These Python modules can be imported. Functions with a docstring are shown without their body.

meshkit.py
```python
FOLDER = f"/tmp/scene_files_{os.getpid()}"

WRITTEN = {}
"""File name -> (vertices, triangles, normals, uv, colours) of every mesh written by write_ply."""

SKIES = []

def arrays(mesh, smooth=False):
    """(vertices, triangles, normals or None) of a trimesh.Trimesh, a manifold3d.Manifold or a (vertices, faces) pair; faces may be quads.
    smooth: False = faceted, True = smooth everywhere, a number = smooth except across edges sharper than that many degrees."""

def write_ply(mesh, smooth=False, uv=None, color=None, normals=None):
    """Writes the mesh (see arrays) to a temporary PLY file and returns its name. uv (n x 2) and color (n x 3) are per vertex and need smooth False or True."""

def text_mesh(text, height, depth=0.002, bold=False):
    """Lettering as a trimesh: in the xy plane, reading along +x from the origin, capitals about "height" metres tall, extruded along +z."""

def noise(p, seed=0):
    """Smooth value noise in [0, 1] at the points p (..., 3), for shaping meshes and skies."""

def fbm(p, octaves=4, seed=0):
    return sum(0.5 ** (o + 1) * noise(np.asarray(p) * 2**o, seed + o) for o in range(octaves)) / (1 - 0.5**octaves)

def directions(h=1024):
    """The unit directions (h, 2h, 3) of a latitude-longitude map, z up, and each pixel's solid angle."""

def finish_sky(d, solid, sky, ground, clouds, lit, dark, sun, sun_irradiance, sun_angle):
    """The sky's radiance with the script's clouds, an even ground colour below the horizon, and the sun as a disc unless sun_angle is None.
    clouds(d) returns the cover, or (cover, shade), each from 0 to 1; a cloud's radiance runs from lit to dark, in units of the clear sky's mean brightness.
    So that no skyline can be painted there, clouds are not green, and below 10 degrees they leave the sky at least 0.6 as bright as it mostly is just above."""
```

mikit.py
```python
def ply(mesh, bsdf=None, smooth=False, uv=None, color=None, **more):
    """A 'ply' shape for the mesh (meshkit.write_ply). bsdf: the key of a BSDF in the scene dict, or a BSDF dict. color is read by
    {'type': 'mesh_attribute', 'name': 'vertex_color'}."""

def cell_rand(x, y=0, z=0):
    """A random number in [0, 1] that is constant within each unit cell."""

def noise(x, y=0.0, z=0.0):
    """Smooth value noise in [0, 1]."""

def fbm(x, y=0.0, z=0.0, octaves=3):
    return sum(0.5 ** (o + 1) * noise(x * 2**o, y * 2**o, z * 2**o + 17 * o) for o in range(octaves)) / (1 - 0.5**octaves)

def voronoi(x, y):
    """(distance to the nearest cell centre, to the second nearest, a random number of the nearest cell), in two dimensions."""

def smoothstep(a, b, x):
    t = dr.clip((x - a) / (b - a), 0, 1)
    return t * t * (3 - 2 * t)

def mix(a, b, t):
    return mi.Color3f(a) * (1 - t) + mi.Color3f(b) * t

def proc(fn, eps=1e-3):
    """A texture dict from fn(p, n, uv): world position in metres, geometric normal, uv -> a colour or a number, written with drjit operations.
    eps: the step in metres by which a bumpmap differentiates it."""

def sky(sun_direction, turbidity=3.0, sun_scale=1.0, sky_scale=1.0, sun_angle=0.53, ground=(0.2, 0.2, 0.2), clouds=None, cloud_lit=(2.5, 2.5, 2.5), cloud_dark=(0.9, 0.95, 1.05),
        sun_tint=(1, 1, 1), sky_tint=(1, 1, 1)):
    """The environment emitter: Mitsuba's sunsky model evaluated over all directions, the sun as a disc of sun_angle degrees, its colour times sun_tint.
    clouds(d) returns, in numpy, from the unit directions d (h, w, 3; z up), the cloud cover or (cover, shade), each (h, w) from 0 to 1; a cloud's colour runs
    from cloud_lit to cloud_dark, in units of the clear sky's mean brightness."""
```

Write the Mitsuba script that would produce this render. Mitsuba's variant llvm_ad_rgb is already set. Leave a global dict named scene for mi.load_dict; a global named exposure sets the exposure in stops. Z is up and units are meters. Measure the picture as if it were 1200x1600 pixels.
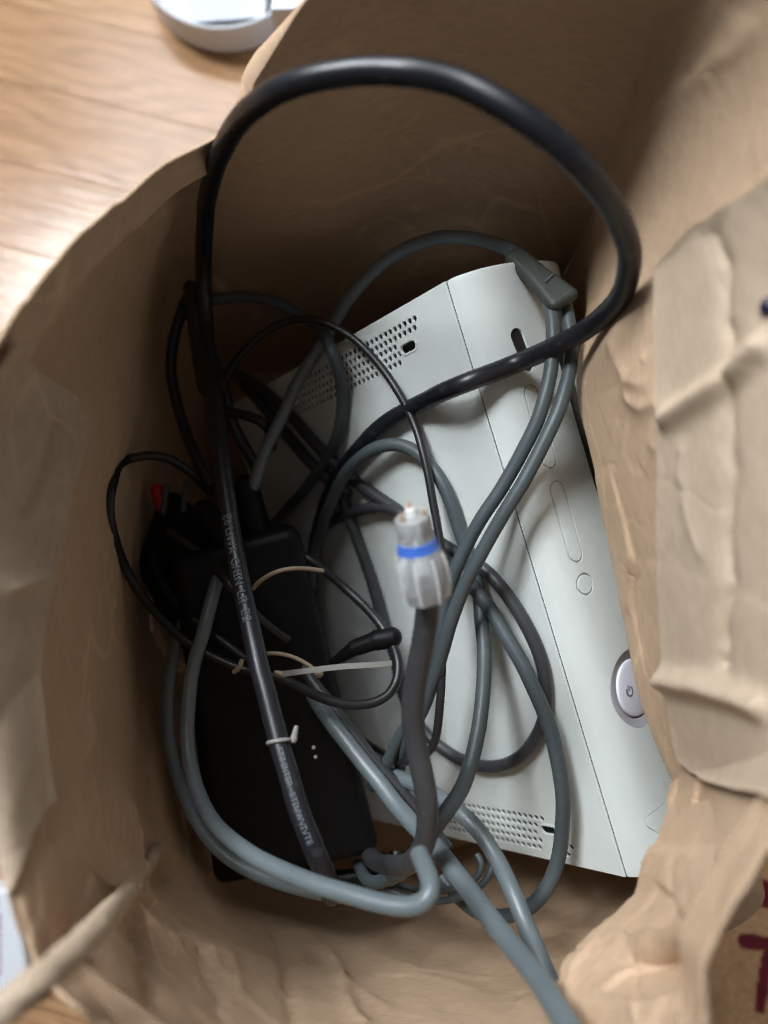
import math, numpy as np, trimesh, manifold3d as m3, drjit as dr, mitsuba as mi, mikit, meshkit
from scipy.interpolate import PchipInterpolator, CubicSpline
from scipy.spatial import cKDTree
from shapely.geometry import Point, LineString, Polygon, box as sbox
from shapely import affinity
from mikit import noise, fbm, smoothstep, mix, proc, cell_rand

CAMERA = {"origin": [0.0, 0.0, 0.628], "forward": [0.0, 0.1392, -0.9903], "up": [0.0, 0.9903, 0.1392]}
CONSOLE = [[0.294832, -0.625486, 0.722386, 0.029556], [-0.941146, -0.059319, 0.332754, 0.159722], [-0.165281, -0.777977, -0.606163, 0.281327], [0.0, 0.0, 0.0, 1.0]]
BAG = {"foot": [[-0.1211, 0.2042, 0.004], [-0.0767, 0.2072, 0.004], [-0.0297, 0.2057, 0.004], [0.0191, 0.2052, 0.004], [0.0732, 0.2035, 0.004], [0.1069, 0.2046, 0.004], [0.1061, 0.1739, 0.004], [0.1205, 0.1288, 0.004], [0.1344, 0.0738, 0.004], [0.15, 0.0256, 0.004], [0.1709, -0.0364, 0.004], [0.1848, -0.0914, 0.004], [0.1952, -0.1362, 0.004], [0.1674, -0.1534, 0.004], [0.1396, -0.1534, 0.004], [0.1071, -0.1604, 0.004], [0.0599, -0.1711, 0.004], [0.0005, -0.1783, 0.004], [-0.0574, -0.1668, 0.004], [-0.0941, -0.1439, 0.004], [-0.1076, -0.1209, 0.004], [-0.1172, -0.098, 0.004], [-0.1269, -0.0483, 0.004], [-0.1346, 0.0091, 0.004], [-0.1385, 0.0665, 0.004], [-0.1327, 0.1238, 0.004], [-0.1269, 0.1697, 0.004], [-0.1238, 0.1889, 0.004], [-0.1223, 0.1984, 0.004]], "low": [[-0.1308, 0.2176, 0.1537], [-0.0831, 0.2209, 0.1541], [-0.0326, 0.2193, 0.164], [0.0199, 0.2188, 0.174], [0.0781, 0.2169, 0.1839], [0.1144, 0.2181, 0.184], [0.1135, 0.1851, 0.1895], [0.1289, 0.1367, 0.1928], [0.1439, 0.0774, 0.1845], [0.1607, 0.0256, 0.1772], [0.1831, -0.041, 0.1678], [0.1981, -0.1002, 0.1595], [0.2093, -0.1483, 0.1527], [0.1794, -0.1668, 0.1501], [0.1495, -0.1668, 0.1501], [0.1146, -0.1743, 0.139], [0.0638, -0.1859, 0.1172], [0.0, -0.1936, 0.0959], [-0.0623, -0.1813, 0.0976], [-0.1017, -0.1566, 0.1011], [-0.1163, -0.1319, 0.1045], [-0.1267, -0.1072, 0.108], [-0.137, -0.0538, 0.1155], [-0.1453, 0.0079, 0.1242], [-0.1495, 0.0696, 0.1329], [-0.1433, 0.1313, 0.1415], [-0.137, 0.1806, 0.1485], [-0.1337, 0.2012, 0.1514], [-0.1321, 0.2115, 0.1528]], "middle": [[-0.1029, 0.2191, 0.2347], [-0.0666, 0.2181, 0.2497], [-0.0305, 0.2233, 0.2681], [0.0252, 0.2404, 0.2781], [0.0748, 0.2307, 0.2969], [0.1076, 0.2159, 0.2948], [0.1042, 0.1654, 0.2675], [0.0915, 0.1099, 0.2799], [0.0969, 0.0636, 0.2886], [0.1036, 0.0194, 0.2874], [0.1105, -0.0328, 0.2901], [0.1204, -0.0708, 0.2969], [0.1287, -0.0945, 0.3017], [0.1302, -0.1239, 0.2874], [0.1196, -0.1397, 0.2852], [0.0957, -0.1555, 0.283], [0.0548, -0.1712, 0.2707], [0.0028, -0.1736, 0.2603], [-0.048, -0.1652, 0.2614], [-0.0932, -0.1305, 0.2764], [-0.109, -0.1081, 0.2897], [-0.1121, -0.0816, 0.3136], [-0.1221, -0.0397, 0.3195], [-0.1246, 0.0047, 0.3257], [-0.1271, 0.0418, 0.3309], [-0.1302, 0.0761, 0.3156], [-0.1346, 0.1271, 0.2823], [-0.1231, 0.1779, 0.2693], [-0.1096, 0.2103, 0.2536]], "rim": [[-0.0699, 0.2055, 0.3236], [-0.0502, 0.2152, 0.3452], [-0.0284, 0.2272, 0.3721], [0.0021, 0.2347, 0.4035], [0.0379, 0.2249, 0.4294], [0.0864, 0.2022, 0.4545], [0.1231, 0.1577, 0.4583], [0.1296, 0.1051, 0.4408], [0.1312, 0.0673, 0.4355], [0.1312, 0.0278, 0.4299], [0.1296, -0.0084, 0.4249], [0.1146, -0.0347, 0.4212], [0.096, -0.0659, 0.4168], [0.0867, -0.0807, 0.4147], [0.0824, -0.0922, 0.4131], [0.0841, -0.1071, 0.411], [0.0631, -0.1267, 0.4183], [0.0158, -0.1345, 0.4172], [-0.0332, -0.1268, 0.4082], [-0.0768, -0.1115, 0.3952], [-0.0923, -0.1033, 0.3913], [-0.1037, -0.0927, 0.3878], [-0.1146, -0.0701, 0.3859], [-0.1298, -0.0349, 0.3858], [-0.1405, 0.0134, 0.3926], [-0.1357, 0.0598, 0.3991], [-0.1146, 0.0806, 0.4071], [-0.1058, 0.1217, 0.3826], [-0.0882, 0.1677, 0.3537]]}
CREASES = [[[[0.1066, 0.2182, 0.2987], [0.1066, 0.1881, 0.3726], [0.1111, 0.1768, 0.418]], 0.0022, 0.003], [[[-0.0479, -0.1842, 0.1366], [-0.0366, -0.1851, 0.157], [-0.0257, -0.1837, 0.1851], [-0.0212, -0.1812, 0.2058], [-0.0162, -0.1747, 0.2464], [-0.0104, -0.1709, 0.2712]], 0.0035, 0.0025], [[[-0.0212, -0.1812, 0.2058], [-0.0092, -0.1788, 0.2282], [0.0, -0.176, 0.2467]], 0.002, 0.0025], [[[-0.0606, -0.1768, 0.1696], [-0.0504, -0.1742, 0.2081], [-0.0424, -0.1677, 0.256], [-0.0377, -0.1626, 0.2887]], -0.004, 0.003], [[[-0.1066, -0.1137, 0.2879], [-0.0955, -0.1245, 0.2924], [-0.0837, -0.1411, 0.269], [-0.0741, -0.1527, 0.2534]], 0.004, 0.004], [[[-0.1, -0.118, 0.3036], [-0.088, -0.1234, 0.3253], [-0.0772, -0.1255, 0.3495], [-0.0703, -0.1254, 0.3663]], -0.004, 0.004], [[[-0.0856, -0.1415, 0.2613], [-0.0713, -0.1467, 0.2861], [-0.0604, -0.1457, 0.3193]], -0.003, 0.003], [[[-0.0151, -0.1904, 0.1437], [0.0, -0.1892, 0.1637], [0.0207, -0.1864, 0.1826], [0.0522, -0.1813, 0.2056]], 0.002, 0.002], [[[-0.0746, -0.1715, 0.1612], [-0.0613, -0.1755, 0.1773], [-0.0525, -0.1742, 0.2044]], 0.002, 0.003], [[[-0.08, -0.1499, 0.2466], [-0.0739, -0.1574, 0.2348], [-0.0666, -0.1542, 0.2687], [-0.0606, -0.1541, 0.2862]], 0.003, 0.003], [[[0.017, -0.1857, 0.1878], [0.0297, -0.1834, 0.2007], [0.0442, -0.1799, 0.2191]], 0.0015, 0.0025], [[[0.098, 0.0981, 0.3475], [0.0965, 0.0867, 0.3353], [0.1006, 0.0763, 0.3543], [0.1003, 0.066, 0.347]], 0.003, 0.004], [[[0.0951, 0.1149, 0.3229], [0.0955, 0.0981, 0.3323], [0.0985, 0.0879, 0.3481]], 0.0025, 0.004], [[[0.1032, 0.0709, 0.3652], [0.1075, 0.0729, 0.382], [0.111, 0.0758, 0.3932], [0.1155, 0.0808, 0.4054]], 0.0055, 0.0042], [[[0.1097, -0.0219, 0.3284], [0.1122, -0.022, 0.3573], [0.1152, -0.0236, 0.3747], [0.1175, -0.0254, 0.3863]], 0.0055, 0.0042], [[[0.1123, 0.1212, 0.3967], [0.111, 0.0941, 0.3949], [0.111, 0.0658, 0.3918], [0.1115, 0.0242, 0.3826], [0.1132, -0.0147, 0.3711]], -0.004, 0.0025], [[[0.1048, 0.0588, 0.3681], [0.1064, 0.0368, 0.3665], [0.1083, 0.0234, 0.368]], 0.0015, 0.003], [[[0.1162, -0.0527, 0.3135], [0.1238, -0.0811, 0.3062], [0.1023, -0.0709, 0.3834]], 0.0015, 0.003], [[[0.1036, 0.2181, 0.1923], [0.0851, 0.2232, 0.2372], [0.0765, 0.229, 0.2693]], 0.0025, 0.004], [[[0.0145, 0.2287, 0.2209], [0.0361, 0.2269, 0.2207], [0.0596, 0.2209, 0.2065]], 0.0012, 0.003], [[[-0.1192, -0.0761, 0.2724], [-0.1178, -0.1043, 0.2262], [-0.1033, -0.1518, 0.1416]], 0.002, 0.005], [[[-0.1282, 0.0399, 0.3601], [-0.1299, 0.0684, 0.3368], [-0.1314, 0.0827, 0.3313]], -0.004, 0.004], [[[-0.1393, 0.1613, 0.1666], [-0.1457, 0.1036, 0.17], [-0.1425, 0.0244, 0.1984]], 0.002, 0.004], [[[-0.1256, 0.0148, 0.3472], [-0.1263, 0.0118, 0.3625], [-0.1273, 0.0103, 0.3714]], 0.003, 0.004], [[[-0.1391, 0.0915, 0.2383], [-0.1399, 0.0545, 0.2402], [-0.1374, 0.0222, 0.2381], [-0.1359, -0.0101, 0.2237]], 0.0015, 0.004], [[[-0.098, 0.2166, 0.2611], [-0.1248, 0.1901, 0.2448], [-0.1358, 0.1473, 0.246]], 0.0015, 0.005], [[[-0.1045, -0.1137, 0.3023], [-0.1138, -0.1056, 0.2538], [-0.1166, -0.0926, 0.2606]], 0.004, 0.006]]
CABLES = {"power_cord": [0.0045, [[-0.0223, -0.1187, 0.273], [-0.0267, -0.0995, 0.2888], [-0.0351, -0.0804, 0.2885], [-0.0445, -0.0553, 0.2819], [-0.0548, -0.0259, 0.2739], [-0.0643, 0.0057, 0.2653], [-0.0732, 0.0368, 0.2545], [-0.0844, 0.082, 0.2356], [-0.095, 0.1326, 0.2175], [-0.1027, 0.177, 0.2086], [-0.0972, 0.1994, 0.2369], [-0.0825, 0.2024, 0.2879], [-0.0644, 0.1941, 0.3372], [-0.0465, 0.1857, 0.3713], [-0.0283, 0.1813, 0.3889], [-0.0085, 0.1798, 0.3958], [0.0083, 0.1761, 0.4003], [0.0247, 0.1712, 0.4016], [0.0407, 0.1606, 0.4032], [0.0554, 0.1518, 0.3999], [0.0702, 0.1436, 0.3897], [0.0836, 0.1385, 0.3728], [0.0919, 0.1336, 0.356], [0.0952, 0.129, 0.3351], [0.0904, 0.126, 0.3125], [0.0774, 0.1218, 0.2967], [0.0598, 0.1182, 0.2811], [0.0384, 0.109, 0.2838], [0.0178, 0.1088, 0.2493], [-0.0035, 0.1022, 0.2203], [-0.0242, 0.0865, 0.1869], [-0.0372, 0.0657, 0.1608], [-0.0446, 0.0399, 0.1403], [-0.0487, 0.012, 0.1235], [-0.0511, -0.0172, 0.1079], [-0.042, -0.0419, 0.1576]]], "av_cable": [0.0036, [[0.0688, 0.1787, 0.2643], [0.0607, 0.1898, 0.2558], [0.0471, 0.1986, 0.2469], [0.0306, 0.2017, 0.2423], [0.0105, 0.1997, 0.2319], [-0.0071, 0.1892, 0.2254], [-0.0228, 0.175, 0.2133], [-0.0347, 0.1571, 0.2058], [-0.0488, 0.1381, 0.198], [-0.0591, 0.1168, 0.195], [-0.0695, 0.0949, 0.192], [-0.0785, 0.07, 0.1834], [-0.086, 0.0527, 0.1709], [-0.0893, 0.0316, 0.1982], [-0.092, 0.0151, 0.211], [-0.0949, -0.0053, 0.2183], [-0.099, -0.0233, 0.2208], [-0.0996, -0.0422, 0.2262], [-0.0968, -0.0631, 0.2334], [-0.0892, -0.0804, 0.2451], [-0.0756, -0.0929, 0.2615], [-0.054, -0.0991, 0.2859], [-0.0304, -0.102, 0.3057], [-0.0097, -0.1039, 0.3185], [0.0047, -0.1047, 0.3255], [0.0129, -0.1029, 0.3288], [0.0171, -0.0988, 0.3293], [0.0164, -0.0937, 0.322], [0.0137, -0.089, 0.3125]]], "av_outer": [0.0034, [[-0.0953, 0.0626, 0.1824], [-0.1023, 0.025, 0.1872], [-0.1125, -0.0038, 0.1932], [-0.1158, -0.0245, 0.2004], [-0.1168, -0.0481, 0.2022], [-0.1117, -0.0702, 0.2092], [-0.1011, -0.0869, 0.222], [-0.0897, -0.0989, 0.2354], [-0.0758, -0.1098, 0.244], [-0.0538, -0.1193, 0.2477], [-0.0303, -0.1281, 0.2414], [-0.0128, -0.137, 0.22]]], "branch_a": [0.0033, [[0.0771, 0.1478, 0.2852], [0.0778, 0.1272, 0.2904], [0.0751, 0.1085, 0.2918], [0.0706, 0.0925, 0.2906], [0.0634, 0.0761, 0.2852], [0.0544, 0.0603, 0.279], [0.0446, 0.0454, 0.2729], [0.0368, 0.0302, 0.2657], [0.0306, 0.0119, 0.2581], [0.0265, -0.0095, 0.248], [0.023, -0.0287, 0.2352], [0.0178, -0.0452, 0.2278], [0.0106, -0.0562, 0.2162], [0.002, -0.0745, 0.2035], [-0.007, -0.0901, 0.1912]]], "branch_b": [0.0033, [[0.0849, 0.1523, 0.2808], [0.0866, 0.1301, 0.2868], [0.0843, 0.1106, 0.2901], [0.0776, 0.0908, 0.2914], [0.0684, 0.0715, 0.2886], [0.0584, 0.0542, 0.2842], [0.0488, 0.038, 0.2779], [0.04, 0.0203, 0.2703], [0.0327, 0.0028, 0.2608], [0.0278, -0.0155, 0.2502], [0.0217, -0.0382, 0.2338], [0.0133, -0.0595, 0.2157], [0.0087, -0.0797, 0.1927]]], "gray_loop": [0.0034, [[-0.1121, 0.1737, 0.198], [-0.1065, 0.1829, 0.1993], [-0.0953, 0.1862, 0.1998], [-0.0763, 0.1862, 0.2018], [-0.0591, 0.1805, 0.204], [-0.0409, 0.168, 0.2073], [-0.0278, 0.1436, 0.2256], [-0.0233, 0.1274, 0.2105], [-0.0253, 0.1106, 0.1972], [-0.0352, 0.0936, 0.1761], [-0.0526, 0.079, 0.1474], [-0.0716, 0.0651, 0.1187], [-0.0781, 0.0461, 0.1599]]], "thin_black": [0.0021, [[-0.1012, 0.1056, 0.1783], [-0.0934, 0.1367, 0.1928], [-0.0804, 0.1517, 0.205], [-0.0646, 0.161, 0.2144], [-0.0466, 0.1644, 0.2219], [-0.0278, 0.1579, 0.2281], [-0.0102, 0.1431, 0.2341], [0.004, 0.1225, 0.2413], [0.0138, 0.1031, 0.2436], [0.0201, 0.0825, 0.2458], [0.0244, 0.0602, 0.2457], [0.0281, 0.0377, 0.2445], [0.0295, 0.0139, 0.2442], [0.0287, -0.0096, 0.2429], [0.0279, -0.0313, 0.2419], [0.0265, -0.0503, 0.2372], [0.023, -0.0642, 0.2302], [0.0131, -0.0714, 0.2191], [0.0, -0.0822, 0.1331], [-0.0167, -0.0746, 0.1108], [-0.0343, -0.0576, 0.0992], [-0.0401, -0.0343, 0.1587]]], "gray_arch": [0.0036, [[-0.0461, -0.0153, 0.1664], [-0.0441, 0.0108, 0.1751], [-0.044, 0.0353, 0.1468], [-0.0343, 0.062, 0.173], [-0.0198, 0.0835, 0.2021], [-0.0035, 0.0923, 0.2215], [0.0108, 0.0905, 0.2309], [0.0237, 0.0788, 0.2382], [0.0333, 0.0617, 0.2402], [0.0392, 0.0434, 0.2372], [0.0449, 0.0255, 0.2359], [0.0484, 0.0061, 0.2392], [0.0489, -0.0158, 0.2444], [0.0473, -0.0369, 0.2473], [0.0432, -0.0571, 0.2528], [0.0377, -0.0717, 0.2597], [0.0287, -0.0807, 0.2784], [0.0191, -0.0914, 0.2839], [0.0115, -0.1081, 0.2644], [0.0038, -0.1275, 0.2213], [-0.0007, -0.1453, 0.1734], [-0.0031, -0.1549, 0.1316]]], "loop_low": [0.0034, [[-0.04, 0.0552, 0.1493], [-0.0291, 0.0604, 0.1652], [-0.0111, 0.0633, 0.1882], [0.007, 0.0598, 0.2079], [0.0222, 0.0465, 0.2187], [0.0365, 0.0352, 0.2295], [0.0512, 0.0241, 0.2426], [0.0629, 0.0091, 0.2467], [0.0728, -0.0095, 0.2466], [0.0786, -0.0282, 0.2433], [0.0797, -0.0476, 0.2338], [0.0745, -0.0656, 0.2178], [0.0629, -0.0779, 0.1972], [0.0486, -0.0794, 0.1793], [0.0351, -0.0743, 0.1678], [0.0208, -0.0621, 0.159], [0.0107, -0.0419, 0.1581], [0.0057, -0.0191, 0.1646], [0.0, -0.0022, 0.1671], [-0.0083, 0.026, 0.171], [-0.0178, 0.0523, 0.1741], [-0.0246, 0.0729, 0.1773]]], "loop_high": [0.0037, [[0.0328, 0.029, 0.2332], [0.0434, 0.0188, 0.2402], [0.0523, 0.006, 0.2438], [0.0609, -0.0095, 0.2472], [0.0702, -0.0277, 0.25], [0.0784, -0.0475, 0.2473], [0.0843, -0.0678, 0.2415], [0.0874, -0.0868, 0.2364], [0.0881, -0.1069, 0.2278], [0.0844, -0.1253, 0.2216], [0.0761, -0.1389, 0.2197], [0.0648, -0.1478, 0.2134], [0.0515, -0.1509, 0.2029], [0.0409, -0.147, 0.1933], [0.0314, -0.1384, 0.1844]]], "ribbon": [0.0036, [[-0.0976, 0.1601, 0.1456], [-0.0798, 0.1477, 0.1509], [-0.0594, 0.1272, 0.164], [-0.0425, 0.1069, 0.173], [-0.0264, 0.0885, 0.1822], [-0.0062, 0.0709, 0.1966], [0.0088, 0.059, 0.2079]]], "ribbon_b": [0.0036, [[-0.0923, 0.1534, 0.1396], [-0.0713, 0.1288, 0.1508], [-0.0515, 0.1037, 0.1605], [-0.0339, 0.0845, 0.171], [-0.0207, 0.0725, 0.1801]]], "rca_lead": [0.0047, [[0.0169, 0.0097, 0.3264], [0.016, -0.0052, 0.3193], [0.0134, -0.0206, 0.3121], [0.0118, -0.0365, 0.3048], [0.0132, -0.0512, 0.2997], [0.0164, -0.0656, 0.2977], [0.0181, -0.0805, 0.2935], [0.0173, -0.0927, 0.2858], [0.0126, -0.1045, 0.272], [0.0046, -0.1165, 0.238], [-0.0052, -0.1298, 0.1856], [-0.0096, -0.1327, 0.1448]]], "thin_loop": [0.0026, [[-0.1054, 0.077, 0.1642], [-0.1121, 0.0848, 0.1855], [-0.1206, 0.0902, 0.1964], [-0.1304, 0.091, 0.2066], [-0.1412, 0.0878, 0.2112], [-0.1384, 0.0719, 0.2392], [-0.1371, 0.0551, 0.2472], [-0.1381, 0.039, 0.2319], [-0.1355, 0.0209, 0.2119], [-0.1215, 0.0031, 0.2124], [-0.1044, -0.0113, 0.2144], [-0.0875, -0.0202, 0.2162], [-0.0718, -0.0261, 0.2184], [-0.0565, -0.0292, 0.22], [-0.0415, -0.0358, 0.219], [-0.0249, -0.042, 0.2182], [-0.01, -0.0432, 0.216], [0.0017, -0.0389, 0.2136], [0.0072, -0.0289, 0.2099], [0.0062, -0.0173, 0.2065], [-0.0007, -0.0044, 0.2033], [-0.0125, 0.0093, 0.1951], [-0.0253, 0.0212, 0.1917], [-0.039, 0.0319, 0.1932], [-0.0585, 0.0431, 0.1897], [-0.0748, 0.0534, 0.1811]]], "thin_second": [0.0026, [[-0.1346, 0.0367, 0.1787], [-0.1207, 0.0174, 0.1962], [-0.1047, 0.0015, 0.2041], [-0.0879, -0.0105, 0.2074], [-0.0719, -0.0223, 0.2088], [-0.0628, -0.0314, 0.1995]]], "stout_grey": [0.0043, [[-0.0388, -0.0405, 0.1931], [-0.0272, -0.0542, 0.2064], [-0.0132, -0.0697, 0.2163], [0.0, -0.0836, 0.2254], [0.0124, -0.0957, 0.2389], [0.0234, -0.103, 0.2581], [0.0334, -0.1118, 0.274], [0.0445, -0.122, 0.2928], [0.053, -0.1273, 0.3173], [0.0583, -0.1299, 0.3452], [0.0618, -0.1324, 0.367], [0.0642, -0.1363, 0.386]]], "grey_drop": [0.004, [[-0.0146, -0.069, 0.174], [0.0, -0.0815, 0.1924], [0.0166, -0.0842, 0.2122], [0.0301, -0.0888, 0.2298], [0.0415, -0.0961, 0.2409], [0.0514, -0.1083, 0.2492], [0.0573, -0.12, 0.2627], [0.0618, -0.1311, 0.2713], [0.0655, -0.1406, 0.2831], [0.0694, -0.1503, 0.2918], [0.0731, -0.1572, 0.3048], [0.0696, -0.1464, 0.3509]]], "grey_lower_b": [0.0036, [[-0.047, -0.011, 0.1872], [-0.0429, -0.0286, 0.1898], [-0.0279, -0.0469, 0.1973], [-0.0103, -0.068, 0.2024], [0.0067, -0.0869, 0.2068], [0.0231, -0.105, 0.2113], [0.0326, -0.1163, 0.2158]]], "thin_lead": [0.0018, [[0.0, -0.1335, 0.2053], [0.0131, -0.1361, 0.21], [0.0295, -0.1374, 0.2098], [0.0449, -0.1351, 0.2051], [0.0511, -0.1295, 0.2008], [0.0494, -0.1234, 0.1966]]], "thin_lead_b": [0.0018, [[-0.0007, -0.1341, 0.2103], [0.0097, -0.1375, 0.2148], [0.026, -0.1415, 0.2123], [0.043, -0.1404, 0.2064], [0.0538, -0.1352, 0.2], [0.0579, -0.1284, 0.1959]]], "short_grey": [0.0034, [[0.0288, -0.1142, 0.2232], [0.0171, -0.1168, 0.2329], [0.0078, -0.1221, 0.2291], [-0.0016, -0.1311, 0.2157], [-0.0098, -0.1391, 0.1843], [-0.0153, -0.1441, 0.1432]]], "tangle_a": [0.0034, [[-0.1146, 0.1945, 0.1908], [-0.1242, 0.17, 0.1874], [-0.1282, 0.1489, 0.1794], [-0.1236, 0.1259, 0.1761], [-0.1146, 0.1019, 0.1778], [-0.102, 0.0783, 0.1795]]], "tangle_b": [0.003, [[-0.0964, 0.1232, 0.1858], [-0.0826, 0.1194, 0.1883], [-0.071, 0.1144, 0.1897], [-0.0683, 0.1041, 0.168]]], "tangle_c": [0.0034, [[-0.0761, 0.0867, 0.1656], [-0.083, 0.103, 0.1729], [-0.0909, 0.1189, 0.1802], [-0.0948, 0.1359, 0.1826], [-0.1043, 0.1565, 0.1804]]], "tangle_d": [0.0026, [[-0.1196, 0.0492, 0.2007], [-0.1059, 0.0399, 0.2044], [-0.0924, 0.0291, 0.208], [-0.0817, 0.0183, 0.2165], [-0.0681, 0.0031, 0.2144], [-0.0523, -0.0106, 0.2024]]], "coil_a": [0.0046, [[-0.0831, -0.1388, 0.149], [-0.0635, -0.1502, 0.1525], [-0.0409, -0.1558, 0.1537], [-0.0186, -0.1569, 0.1535], [0.0, -0.1519, 0.1472], [0.0077, -0.138, 0.139]]], "coil_b": [0.0046, [[-0.0781, -0.1317, 0.1349], [-0.0618, -0.1456, 0.138], [-0.0384, -0.1523, 0.1401], [-0.0153, -0.1515, 0.1402], [0.002, -0.1433, 0.1332]]]}
BRICK = [[-0.1086, 0.0305, 0.2132], [-0.0522, 0.0469, 0.2054], [-0.008, -0.1297, 0.1685], [-0.0882, -0.1432, 0.1757]]
YBODY = [[0.0642, 0.1749, 0.2739], [0.082, 0.1463, 0.2901]]
PLUG = [[0.009, 0.0401, 0.359], [0.011, 0.0311, 0.3537], [0.0161, 0.008, 0.3413]]
FERRITE = [[-0.0282, -0.023, 0.1956], [-0.0157, -0.0148, 0.2018], [-0.0035, -0.0106, 0.2044], [0.0042, -0.0092, 0.2046]]
CONNECTORS = [[-0.1116, 0.19, 0.2053], [-0.0987, 0.1336, 0.2025], [-0.1471, 0.0338, 0.1682], [-0.1023, 0.0612, 0.1923], [-0.0804, 0.0774, 0.1845], [-0.1146, -0.0116, 0.1618], [-0.1386, 0.0789, 0.1645]]
TIE_A = [[-0.0681, 0.0162, 0.2263], [-0.0602, 0.0217, 0.2352], [-0.0518, 0.0251, 0.2377], [-0.0426, 0.0264, 0.2328], [-0.032, 0.0257, 0.2226]]
TIE_B = [[-0.0609, -0.0169, 0.2318], [-0.0516, -0.0168, 0.2338], [-0.0419, -0.02, 0.2334], [-0.033, -0.0266, 0.2304]]
STRIP = [[-0.0512, -0.0265, 0.2355], [-0.0382, -0.0248, 0.2377], [-0.0223, -0.0229, 0.238], [-0.008, -0.0221, 0.2361], [0.0039, -0.0214, 0.2312]]
CLIP = [[-0.0771, -0.0262, 0.2254], [-0.0733, -0.0235, 0.2288], [-0.0723, -0.0196, 0.2294]]
RING = [[-0.0484, -0.0529, 0.2803]]
LEDS = [[-0.0365, -0.0654, 0.2149], [-0.0355, -0.0703, 0.2142]]
BLOB = [[-0.1023, 0.2046, 0.1821], [-0.1148, 0.2046, 0.1821]]
HANDLE_CORD = [[-0.116, -0.1158, 0.2086], [-0.1108, -0.1137, 0.2528], [-0.1053, -0.1103, 0.2923], [-0.0859, -0.091, 0.3779], [-0.0863, -0.0908, 0.4012], [-0.0904, -0.093, 0.415], [-0.0989, -0.098, 0.4203], [-0.1089, -0.1048, 0.4214]]
BEAD = [[0.1141, 0.0917, 0.4108]]
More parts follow.
